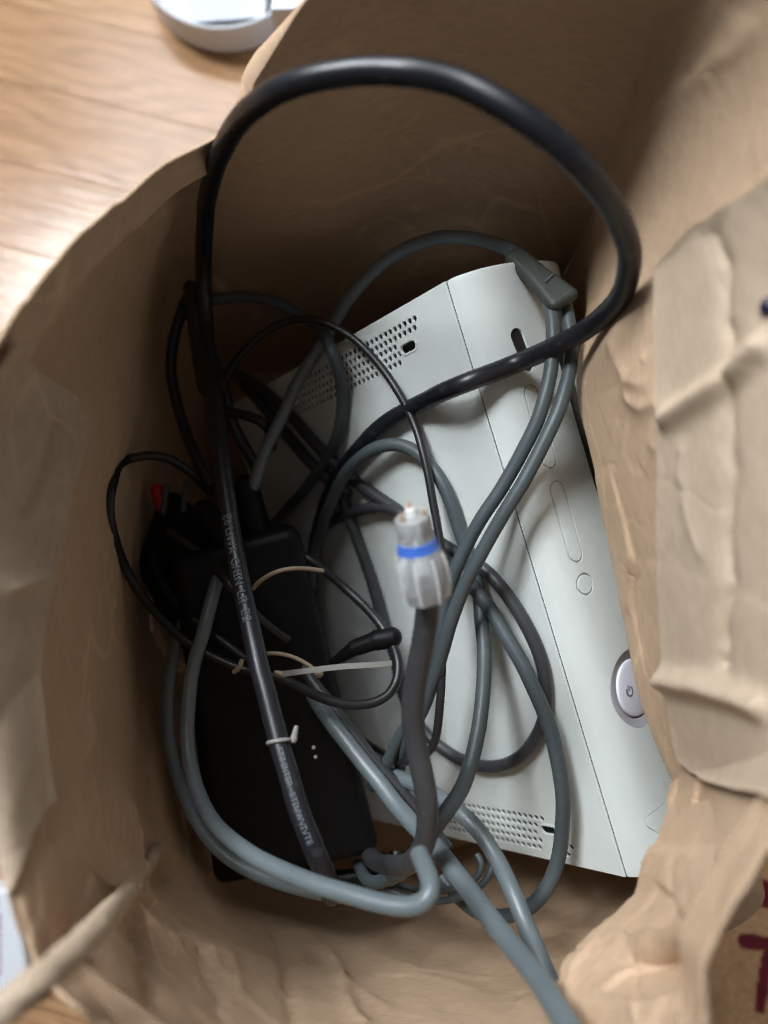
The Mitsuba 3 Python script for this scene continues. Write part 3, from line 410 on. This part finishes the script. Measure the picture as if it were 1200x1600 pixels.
for k in range(5):
    for c in range(34):
        v = 0.027 + c * col_dv + (k % 2) * col_dv / 2
        if v > 0.150 or (k >= 2 and v < 0.0435): continue
        holes.append((0.0088 + k * row_du, v))
for k in range(5):
    for c in range(26):
        v = 0.0445 + c * col_dv + (k % 2) * col_dv / 2
        if v > 0.150 or (k >= 1 and v < 0.0500): continue
        holes.append((0.2775 + k * row_du * 1.05, v))
holes += [(0.2912, 0.0300), (0.2960, 0.0335)]
cut = [m3.Manifold.cylinder(0.010, 0.00142, 0.00142, 10).translate([u, v, -0.004]) for u, v in holes]
cut += [m3.Manifold.cylinder(0.0009, 0.00195, 0.00138, 10).translate([u, v, -0.0005]) for u, v in holes]      # countersunk edges
cut += [prism_w(pill(0.0203, 0.0335, 0.0203, 0.0400, 0.0023), -0.004, 0.006), prism_w(pill(0.2836, 0.0385, 0.2836, 0.0445, 0.0023), -0.004, 0.006)]
cut += [bx((0.006, 0.022, 0.0011), (0.029, 0.155, 0.007)), bx((0.274, 0.026, 0.0011), (0.2985, 0.155, 0.007))]
body = body - m3.Manifold.batch_boolean(cut, m3.OpType.Add)
for u0 in (0.0203, 0.2836):       # raised collar round each latch slot
    v0, v1 = (0.0335, 0.0400) if u0 < 0.1 else (0.0385, 0.0445)
    body = body + prism_w(pill(u0, v0, u0, v1, 0.0034).difference(pill(u0, v0, u0, v1, 0.0024)), -0.0005, 0.001)
shell = cpart(con, 'shell', tri(body), 'console_white', False)
for (u0, u1, v0) in ((0.0065, 0.0285, 0.0225), (0.2745, 0.298, 0.0265)):
    cpart(con, 'vent_shade_plate', tri(bx((u0, v0, 0.0045), (u1, 0.1545, 0.0062))), 'slot_dark', False)  # plain dark plate under the holes, painted in place of their shade
cpart(con, 'seam', tri(bx((0.0010, -0.0007, 0.0009), (L - 0.0010, 0.004, Wd - 0.0009))), 'slot_dark', False)
# bezel: lofted along u
prof = np.array([(0, 0), (0.0012, -0.0030), (0.003, -0.0058), (0.006, -0.0088), (0.010, -0.0113), (0.015, -0.0130), (0.021, -0.0139), (0.030, -0.0145), (0.0415, -0.0147), (0.053, -0.0145), (0.062, -0.0139), (0.068, -0.0130), (0.073, -0.0113), (0.077, -0.0088), (0.080, -0.0058), (0.0818, -0.0030), (0.083, 0)])
ws = PchipInterpolator(np.linspace(0, 1, len(prof)), prof)(np.linspace(0, 1, 61))
def bezel_v(u, w):
    v = np.interp(w, ws[:, 0], ws[:, 1])
    return v - 0.0060 * np.abs((u - L / 2) / (L / 2)) ** 5 * np.sin(np.pi * np.clip(w / Wd, 0, 1))
def bezel_solid(inset=0.0, back=-0.0002):
    us = np.r_[0, 0.0006, 0.002, np.linspace(0.005, L - 0.005, 70), L - 0.002, L - 0.0006, L]
    rows = []
    for k, u in enumerate(us):
        e = max(0.0, 0.0018 - min(u, L - u)); sh = 0.0018 - math.sqrt(max(0, 0.0018 ** 2 - e ** 2)) + inset
        w = np.clip(ws[:, 0], sh, Wd - sh); v = np.minimum(bezel_v(u, ws[:, 0]) + sh, back)
        ring = np.c_[np.full(len(w) + 2, u), np.r_[v, back + 0.0, back + 0.0], np.r_[w, w[-1], w[0]]]
        ring[-2:, 1] = back
        rows.append(ring)
    P = np.stack(rows); n = P.shape[1]
    m = grid_mesh(P, True)
    c0, c1 = len(m.vertices), len(m.vertices) + 1
    V = np.vstack([m.vertices, P[0].mean(0), P[-1].mean(0)])
    F = list(m.faces) + [[c0, (j + 1) % n, j] for j in range(n)] + [[c1, (len(us) - 1) * n + j, (len(us) - 1) * n + (j + 1) % n] for j in range(n)]
    m = trimesh.Trimesh(V, F, process=False)
    if m.volume < 0: m.invert()
    return man(m)
bez = bezel_solid()
inner = bezel_solid(0.0012)
deep = bezel_solid(0.0060)
SW = 0.0182
slots = [pill(0.0632, SW + 0.0010, 0.0956, SW, 0.0044), pill(0.1108, SW - 0.0006, 0.1424, SW - 0.0010, 0.0044)]
sync = Point(0.1582, 0.0172).buffer(0.0051, 16)
pc = Point(0.2168, 0.0315)
rings = [s.buffer(0.0004).difference(s.buffer(-0.0006)) for s in slots + [sync]]
eye = Polygon([(0.2715, 0.040), (0.2735, 0.020), (0.2740, 0.0105), (0.2790, 0.0100), (0.2840, 0.0140), (0.2860, 0.022), (0.2865, 0.040)]).buffer(-0.003).buffer(0.003, 8)
rings += [eye.difference(eye.buffer(-0.0004)), Point(0.2662, 0.0285).buffer(0.0012).difference(Point(0.2662, 0.0285).buffer(0.0009))]
groove = m3.Manifold.batch_boolean([prism_v(q, -0.03, 0.0) for q in rings], m3.OpType.Add) - inner
usb = pill(0.0350, 0.0203, 0.0484, 0.0222, 0.0041)
usb_cut = prism_v(usb, -0.03, -0.002)
tray = sbox(0.020, 0.0462, L - 0.020, 0.0640)
tray_cut = prism_v(tray.buffer(-0.003).buffer(0.003, 8), -0.03, 0.0) - bezel_solid(0.0065)
dish_r, btn_r = 0.0192, 0.0142
dish_cut = m3.Manifold.sphere(0.060, 128).scale([1, 1, 1]).translate([pc.x, float(bezel_v(pc.x, pc.y)) - 0.060 + 0.0022, pc.y]) ^ prism_v(pc.buffer(dish_r, 48), -0.03, 0.0)
dish_cut = dish_cut + (prism_v(pc.buffer(btn_r + 0.0006, 48).difference(pc.buffer(btn_r - 0.0002, 48)), -0.03, -0.009))
bez = bez - groove - usb_cut - tray_cut - prism_v(pc.buffer(dish_r, 48), -0.03, -0.0095)
bezel = cpart(con, 'bezel', tri(bez), 'console_white', 24)
cpart(con, 'usb_recess', tri(prism_v(usb.buffer(0.0004), -0.03, -0.0016) ^ bezel_solid(0.0010)), 'console_dark', False)
cpart(con, 'disc_tray', tri((prism_v(tray.buffer(-0.0008), -0.03, -0.0012) ^ bezel_solid(0.0052))), 'tray_brown', 25)
# power button: silver dish, dark joint, pearl cap with its symbol
vb = float(bezel_v(pc.x, pc.y))
rad = np.linspace(dish_r - 0.0002, btn_r + 0.0007, 14)
def dish_v(q): return vb + 0.0004 + 0.0030 * ((dish_r - q) / (dish_r - btn_r)) ** 0.7
an = np.arange(96) * 2 * np.pi / 96
rowsd = []
for q in rad:
    uu, ww = pc.x + q * np.cos(an), pc.y + q * np.sin(an)
    edge = (q - btn_r) / (dish_r - btn_r)
    rowsd.append(np.c_[uu, np.where(edge > 0.97, bezel_v(uu, ww) + 0.0002, (bezel_v(uu, ww) + 0.0003) * edge + (vb + 0.0022) * (1 - edge)), ww])
rowsd.append(np.c_[pc.x + (btn_r + 0.0007) * np.cos(an), np.full(96, vb + 0.006), pc.y + (btn_r + 0.0007) * np.sin(an)])
ring = cpart(con, 'power_ring', grid_mesh(np.stack(rowsd), True), 'ring_silver', True)
cap_rows = []
for q, dv in [(btn_r, 0.006), (btn_r, 0.0020), (btn_r - 0.0004, 0.0014)] + [(btn_r * k, 0.0012 - 0.0012 * (1 - k ** 2)) for k in (0.93, 0.8, 0.6, 0.4, 0.2, 0.001)]:
    cap_rows.append(np.c_[pc.x + q * np.cos(an), np.full(96, vb + dv), pc.y + q * np.sin(an)])
btn = cpart(con, 'power_button', grid_mesh(np.stack(cap_rows), True), 'button_pearl', 40)
sc = (0.2160, 0.0250)
arc = LineString([(sc[0] + 0.0023 * math.sin(t), sc[1] + 0.0023 * math.cos(t)) for t in np.linspace(math.radians(-140), math.radians(140), 30)]).buffer(0.00028, cap_style=2)
stem = LineString([(sc[0] - 0.0004, sc[1]), (sc[0] - 0.0029, sc[1])]).buffer(0.00028, cap_style=2)
arc = affinity.rotate(arc, -90, origin=sc)
cpart(btn, 'power_symbol', tri(prism_v(arc.union(stem), vb - 0.0002, vb + 0.0016)), 'symbol_grey', False)

# ------------------------------------------------------------------ cables and what lies among them
INFO = dict(
    power_cord=('rubber_black', 'thick black power cord arching over the console in one big loop with pale lettering', 'power cable'),
    av_cable=('rubber_grey_lit', 'long grey cable from the olive joint sweeping round the left side of the pile', 'cable'),
    av_outer=('rubber_grey_lit', 'dim grey strand outermost on the left, curving along the dark side wall', 'cable'),
    branch_a=('rubber_grey', 'left one of two grey cables leaving the olive joint across the console front', 'cable'),
    branch_b=('rubber_grey', 'right one of two grey cables leaving the olive joint across the console front', 'cable'),
    gray_loop=('rubber_grey', 'slim grey loop rising at the upper left corner and falling past the console vents', 'cable'),
    thin_black=('rubber_thin', 'thin black wire arching over the upper vents and running down behind the clear plug', 'wire'),
    gray_arch=('rubber_grey', 'grey cable arching high on the white side panel then dropping right of the clear plug', 'cable'),
    loop_low=('rubber_umber', 'dark grey loop lying flat on the console side, inner of the two right hand loops', 'cable'),
    loop_high=('rubber_grey', 'grey cable running down the console beside the bezel, outer of the two right hand loops', 'cable'),
    ribbon=('rubber_umber', 'dark grey cable crossing the far end of the console diagonally, upper of a pair', 'cable'),
    ribbon_b=('rubber_umber', 'dark grey cable crossing the far end of the console diagonally, lower of a pair', 'cable'),
    thin_loop=('rubber_thin', 'thin black wire looping out against the left paper wall and back over the console', 'wire'),
    thin_second=('rubber_thin', 'short black wire running beside the left wire loop over the dark pile', 'wire'),
    stout_grey=('rubber_grey_lit', 'stout grey cable running straight out to the bottom edge of the photo', 'cable'),
    grey_drop=('rubber_grey_lit', 'grey cable bending over the lower vents and down to the torn flap', 'cable'),
    grey_lower_b=('rubber_umber', 'deeper dark grey strand between the power adapter and the console', 'cable'),
    thin_lead=('rubber_grey', 'thin grey lead curled under the crossing cables, upper of two', 'wire'),
    thin_lead_b=('rubber_grey', 'thin grey lead curled under the crossing cables, lower of two', 'wire'),
    short_grey=('rubber_grey', 'short grey cable end by the cable crossing at the front', 'cable'),
    tangle_a=('rubber_thin', 'black cable hanging against the left paper wall below the brown connector', 'cable'),
    tangle_b=('rubber_thin', 'short black wire curled at the far left corner of the console', 'wire'),
    tangle_c=('rubber_thin', 'black cable lying along the left edge of the console', 'cable'),
    coil_a=('rubber_thin', 'black cable coiled at the foot of the power adapter behind the long grey cable', 'cable'),
    coil_b=('rubber_thin', 'black cable end coiled deepest between the power adapter and the front paper wall', 'cable'),
    tangle_d=('rubber_thin', 'black wire trailing over the power adapter', 'wire'))
NAMES = dict(power_cord='black_cable', thin_black='black_wire', thin_loop='black_wire', thin_second='black_wire', thin_lead='thin_lead', thin_lead_b='thin_lead', tangle_b='black_wire', tangle_d='black_wire', tangle_a='black_cable', tangle_c='black_cable', coil_a='black_cable', coil_b='black_cable')
PATHS, KEYS = {}, {}
for k, (r, pts) in CABLES.items():
    PATHS[k] = Path(pts)
    if k == 'rca_lead': continue
    m, lab, cat = INFO[k]
    KEYS[k] = thing(NAMES.get(k, 'grey_cable'), lab, cat)
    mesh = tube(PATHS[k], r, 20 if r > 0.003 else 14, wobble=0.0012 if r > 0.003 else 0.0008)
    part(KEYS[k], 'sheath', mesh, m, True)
def ends(s): return PATHS['power_cord'].at(s)
pc_path, pc_r = PATHS['power_cord'], CABLES['power_cord'][0]
def wrap_text(text, height, s_start, path, r, bold=True, shift=0.0):
    """Lettering printed on a cable: runs from s_start towards the cable's first point, its capitals across the sheath."""
    m = meshkit.text_mesh(text, height, 0.0003, bold)
    m = m.subdivide_to_size(0.0012) if hasattr(m, 'subdivide_to_size') else m
    V = m.vertices; s = s_start - V[:, 0]; c, t = path.at(s), path.tan(s)
    up = np.array([0, 0, 1.0]) - t * t[:, 2:3]; up /= np.linalg.norm(up, axis=1, keepdims=True)
    b = np.cross(t, up); b *= np.sign(b[:, 0:1])
    a = (V[:, 1] - height / 2 + shift) / r
    V2 = c + (r + 0.00005 + V[:, 2:3]) * (np.cos(a)[:, None] * up + np.sin(a)[:, None] * b)
    return trimesh.Trimesh(V2, m.faces, process=False)
def s_near(path, p): return path.s[np.linalg.norm(path.c - np.asarray(p), axis=1).argmin()]
ring_s = s_near(pc_path, RING[0])
part(KEYS['power_cord'], 'lettering', wrap_text('E6 LNVA  CNIN  LR  E2', 0.0038, ring_s + 0.112, pc_path, pc_r), 'print_pale', False, label='pale lettering printed along the black cord')
part(KEYS['power_cord'], 'lettering', wrap_text('FTZ INTER   STIMWVIVTE', 0.0023, ring_s - 0.003, pc_path, pc_r), 'print_pale', False, label='smaller lettering printed nearer the end of the cord')
tie = tube(np.array([pc_path.at(ring_s) + (pc_r + 0.0007) * (math.cos(a) * np.array([1, 0.15, 0]) + math.sin(a) * np.array([0, 0.25, 1])) for a in np.linspace(-0.2, 5.9, 24)]), 0.0009, 8)
knot = tri(hull([pc_path.at(ring_s) + np.array([0.0062, 0.001, 0.001]), pc_path.at(ring_s) + np.array([0.0072, 0.006, 0.001])], [0.0016, 0.0011]))
single('clear_tie', trimesh.util.concatenate([tie, knot]), 'tie_clear', 'clear plastic tie ringed tightly round the lettered black cord', 'cable tie')
# olive joint where one cable splits into two
ya, yb = np.array(YBODY[0]), np.array(YBODY[1]); yd = (yb - ya) / np.linalg.norm(yb - ya); ys = np.cross(yd, [0, 0, 1.0]); ys /= np.linalg.norm(ys)
yj = m3.Manifold.batch_hull([ball(ya + ys * e * 0.0018, 0.0038) for e in (-1, 1)] + [ball(ya + 0.45 * (yb - ya) + ys * e * 0.0022, 0.0039) for e in (-1, 1)])
yj = yj + m3.Manifold.batch_hull([ball(ya + 0.45 * (yb - ya) + ys * e * 0.0022, 0.0039) for e in (-1, 1)] + [ball(yb + ys * e * 0.0045, 0.0035) for e in (-1, 1)])
joint = thing('cable_joint', 'olive grey moulded joint where one grey cable splits into two at the console corner', 'cable joint')
part(joint, 'housing', tri(yj), 'joint_olive', 40)
part(joint, 'ridge', tri(hull([ya + 0.62 * (yb - ya) - ys * 0.004 + np.array([0, 0, 0.0046]), ya + 0.66 * (yb - ya) + ys * 0.001 + np.array([0, 0, 0.0048])], 0.0006, 10)), 'label_grey', True)
# clear plug with blue band
p0, p1, p2 = map(np.array, PLUG)
plug = thing('clear_plug', 'clear plastic audio plug with a blue band, raised on a dark lead', 'plug')
ax = p2 - p0; ln = np.linalg.norm(ax); PM = frame(p0, ax, [1, 0, 0])
def plug_prof(z, g=0.0): return z
zs = np.array([0.10, 0.105, 0.14, 0.22, 0.30, 0.38, 0.46, 0.56, 0.66, 0.76, 0.86, 0.95, 0.985, 1.0])
rs = np.array([0.0005, 0.0056, 0.0064, 0.0066, 0.0064, 0.0066, 0.0076, 0.0088, 0.0093, 0.0094, 0.0091, 0.0086, 0.0082, 0.0040])
zz = np.linspace(0.1, 1.0, 60); prof_p = np.c_[PchipInterpolator(zs, rs)(zz), zz * ln]
prof_p[0, 0] = 0.0002; prof_p[-1, 0] = 0.0002
part(plug, 'sleeve', moved(lathe(prof_p, 96, 11, 0.015), PM), 'clear_plastic', True)
for k in range(8):
    an_ = k * 2 * math.pi / 8 + 0.25
    zr = np.linspace(0.52, 0.975, 14); rr_ = PchipInterpolator(zs, rs)(zr) + 0.0001
    part(plug, 'rib', tube((PM[:3, :3] @ np.stack([rr_ * math.cos(an_), rr_ * math.sin(an_), zr * ln]) + PM[:3, 3:4]).T, 0.00055, 8), 'core_frost', True)
a_up = math.atan2(PM[2, 1], PM[2, 0])
for a0, a1 in ((-1.6, 1.6),):
    aa = np.linspace(a0, a1, 40) + a_up
    P = np.stack([np.c_[q * np.cos(aa), q * np.sin(aa), np.full(40, z * ln)] for q, z in ((0.0060, 0.36), (0.00705, 0.365), (0.0071, 0.40), (0.0078, 0.455), (0.0060, 0.46))])
    part(plug, 'band', moved(grid_mesh(P), PM), 'band_blue', 30)
part(plug, 'insulator', moved(lathe([(0.0002, 0.02 * ln), (0.0017, 0.03 * ln), (0.0021, 0.06 * ln), (0.0023, 0.16 * ln), (0.0002, 0.165 * ln)], 24), PM), 'insulator_white', 40)
part(plug, 'pin', moved(lathe([(0.0001, -0.045 * ln), (0.0006, -0.03 * ln), (0.0009, 0.03 * ln), (0.0002, 0.035 * ln)], 16), PM), 'copper', 40)
for a in (0.0, 2.1, 4.2):
    q = PM[:3, :3] @ np.array([0.0047 * math.cos(a + 0.3), 0.0047 * math.sin(a + 0.3), 0])
    part(plug, 'prong', tri(hull([p0 + q + ax * 0.06, p0 + q + ax * 0.13], 0.0010, 12)), 'brass_dull', 40)
rl = PATHS['rca_lead']
part(plug, 'cable_end', tri(hull([p0 + ax * 0.80 + np.array([0.0, 0.0, 0.0078]), p0 + ax * 0.94 + np.array([0.0, 0.0, 0.0072])], 0.0021, 14)), 'rubber_umber', 40)
part(plug, 'lead', tube(rl, CABLES['rca_lead'][0], 20), 'rubber_umber', True, label='dark brownish grey lead that carries the clear plug')
# power adapter
b = [np.array(q) for q in BRICK]
nb = np.cross(b[1] - b[0], b[3] - b[0]); nb /= np.linalg.norm(nb); nb *= np.sign(nb[2])
adapter = thing('power_adapter', 'big black power adapter block lying between the console and the left bag wall', 'power adapter')
cb = sum(b) / 4
cs_ = [cb + (q - cb) * 0.965 for q in b]
part(adapter, 'case', tri(m3.Manifold.batch_hull([ball(q - nb * d, 0.0075, 28) for q in cs_ for d in (0.0075, 0.037)])), 'brick_black', 30)
for q in LEDS: part(adapter, 'lamp', tri(hull([np.array(q) + np.array([0, 0, 0])], 0.0012, 14) if False else ball(q, 0.0011, 14)), 'tie_clear', True)
fx = (b[1] - b[0]) / np.linalg.norm(b[1] - b[0]); fy = (b[3] - b[0]) / np.linalg.norm(b[3] - b[0])
lb = cb + fy * 0.050 + fx * 0.030 + nb * 0.0004
part(adapter, 'rating_label', tri(m3.Manifold.batch_hull([ball(lb + fx * i * 0.010 + fy * j * 0.016, 0.0005, 8) for i in (-1, 1) for j in (-1, 1)])), 'label_grey', False)
# connectors of the dark tangle
cn = [np.array(q) for q in CONNECTORS]
single('brown_connector', tri(hull([cn[0], cn[0] * 0.6 + cn[1] * 0.4], [0.0045, 0.0065]) + hull([cn[0] * 0.6 + cn[1] * 0.4, cn[1]], [0.0065, 0.0085])), 'plug_brown', 'dark brown moulded connector standing in the upper left corner of the bag', 'connector', 40)
wp = thing('mains_plug', 'black mains plug with blunt body in the dark pile beside the left wall', 'plug')
ex = np.array([0.02, 0.0, 0.0]); 
part(wp, 'body', tri(m3.Manifold.batch_hull([ball(cn[2] + np.array([0.008, 0.000, -0.01]), 0.011), ball(cn[2] + np.array([0.036, 0.010, -0.01]), 0.013), ball(cn[2] + np.array([0.030, -0.040, -0.012]), 0.012), ball(cn[2] + np.array([0.016, 0.036, -0.012]), 0.009)])), 'brick_black', 40)
for d in (np.array([0.014, 0.030, 0.0]), np.array([0.026, 0.032, 0.0])): part(wp, 'blade', tri(hull([cn[2] + d, cn[2] + d + np.array([0.002, 0.016, 0.002])], 0.0018, 10)), 'label_grey', 40)
single('barrel_connector', tri(hull([cn[3], cn[3] + np.array([0.02, -0.028, 0.0])], [0.0075, 0.0095])), 'brick_black', 'black barrel connector lying at the head of the power adapter', 'connector', 40)
single('end_connector', tri(hull([cn[4], cn[4] + np.array([0.006, -0.026, -0.004])], [0.0075, 0.009])), 'brick_black', 'black connector end touching the left edge of the console', 'connector', 40)
single('red_plug', tri(hull([cn[6], cn[6] + np.array([0.004, -0.010, -0.002])], [0.0042, 0.0046])), 'red_plastic', 'small red plug against the left paper wall in the dark', 'plug', 40)
fe = [np.array(q) for q in FERRITE]
fm = hull(fe[:2], [0.0022, 0.0044]) + hull(fe[1:3], [0.0046, 0.0052]) + hull(fe[2:], [0.0058, 0.0058])
single('black_jack', tri(fm), 'brick_black', 'small black jack plug lying on the console left of the clear plug lead', 'plug', 40)
# ties and strips
def flat_strip(pts, half, thick, m=10):
    p = Path(pts); s = np.linspace(0, p.length, 30); c, t = p.at(s), p.tan(s)
    sd = np.cross(t, [0, 0, 1.0]); sd /= np.linalg.norm(sd, axis=1, keepdims=True); up = np.cross(sd, t)
    P = np.stack([c + sd * half * a + up * thick * b_ for a, b_ in ((-1, -1), (1, -1), (1, 1), (-1, 1))], 1)
    mesh = grid_mesh(P, True); n = len(mesh.vertices)
    F = np.vstack([mesh.faces, [[0, 2, 1], [0, 3, 2], [n - 4, n - 3, n - 2], [n - 4, n - 2, n - 1]]])
    return trimesh.Trimesh(mesh.vertices, F, process=False)
single('twist_tie', tube(TIE_A, 0.0011, 10), 'tie_tan', 'tan twist tie curving over the black adapter, farther of the two', 'twist tie')
single('twist_tie', trimesh.util.concatenate([tube(TIE_B, 0.0010, 10), tri(ball(TIE_B[-1], 0.0024, 14))]), 'tie_tan', 'tan twist tie with a blunt round end, nearer of the two', 'twist tie')
strip = thing('plastic_strip', 'straight clear plastic strip pointing right from the lettered cord', 'plastic strip')
part(strip, 'strap', flat_strip(STRIP, 0.0014, 0.0003), 'tie_clear', 30)
part(strip, 'tip', tri(hull([np.array(STRIP[0]), np.array(STRIP[0]) + np.array([-0.003, 0.001, 0.0])], [0.0014, 0.0008], 10)), 'tie_tan', True)
single('tan_clip', tube(CLIP, 0.0012, 10), 'tie_tan', 'small tan clip hooked on the black wire just left of the lettered cord', 'clip')
single('pale_tab', tri(hull([np.array(BLOB[0]), np.array(BLOB[0]) + np.array([0.002, -0.004, 0])], 0.0055, 16)), 'tie_tan', 'round pale tab behind the black cord in the upper left corner', 'tab', 40)

# ------------------------------------------------------------------ outside the bag
tub = thing('plastic_tub', 'round white plastic tub on the oak floor behind the bag', 'tub')
tz = T4
def at(mesh, x, y, z=0.0):
    m = mesh.copy(); m.apply_translation([x, y, z]); return m
tx, ty = -0.140, 0.575
part(tub, 'shell', at(lathe([(0.0003, 0.0012), (0.070, 0.0010), (0.0725, 0.0035), (0.0740, 0.030), (0.0755, 0.032), (0.0757, 0.034), (0.0745, 0.0352), (0.0725, 0.034), (0.0712, 0.030), (0.068, 0.005), (0.0003, 0.0045)], 96), tx, ty), 'tub_white', 40)
part(tub, 'contents', at(lathe([(0.0003, 0.019), (0.030, 0.020), (0.0675, 0.018), (0.0660, 0.007), (0.0003, 0.007)], 64), tx, ty), 'tub_grey', 40)
card = tri(m3.Manifold.batch_hull([ball((tx + x, ty + y, z), 0.0006, 8) for x, y, z in ((-0.026, -0.060, 0.024), (0.036, -0.055, 0.024), (0.046, 0.030, 0.050), (-0.030, 0.030, 0.050))]))
single('white_card', card, 'card_white', 'white folded card lying inside the round tub', 'card', 30)
wb = tri(m3.Manifold.batch_hull([ball((x, y, z), 0.0015, 12) for x, y in ((-0.082, 0.445), (0.06, 0.450), (0.06, 0.62), (-0.060, 0.62)) for z in (0.0025, 0.118)]))
single('white_carton', wb, 'tub_white', 'white carton standing next to the round tub behind the bag rim', 'carton', 30)
pk = thing('white_packet', 'white plastic packet with a mauve stripe on the floor at the lower left', 'packet')
part(pk, 'wrapper', tri(m3.Manifold.batch_hull([ball((x, y, z), 0.005, 20) for x, y in ((-0.345, -0.205), (-0.276, -0.200), (-0.262, -0.262), (-0.335, -0.285)) for z in (0.0055, 0.022)])), 'tub_white', 35)
part(pk, 'stripe', tri(m3.Manifold.batch_hull([ball((x, y, 0.0266), 0.0008, 8) for x, y in ((-0.290, -0.213), (-0.281, -0.213), (-0.278, -0.255), (-0.286, -0.255))])), 'stripe_mauve', False)

single('navy_bead', tri(ball(BEAD[0], 0.0030, 20)), 'navy', 'small dark navy bead at the right edge on the handle patch', 'bead', 40)
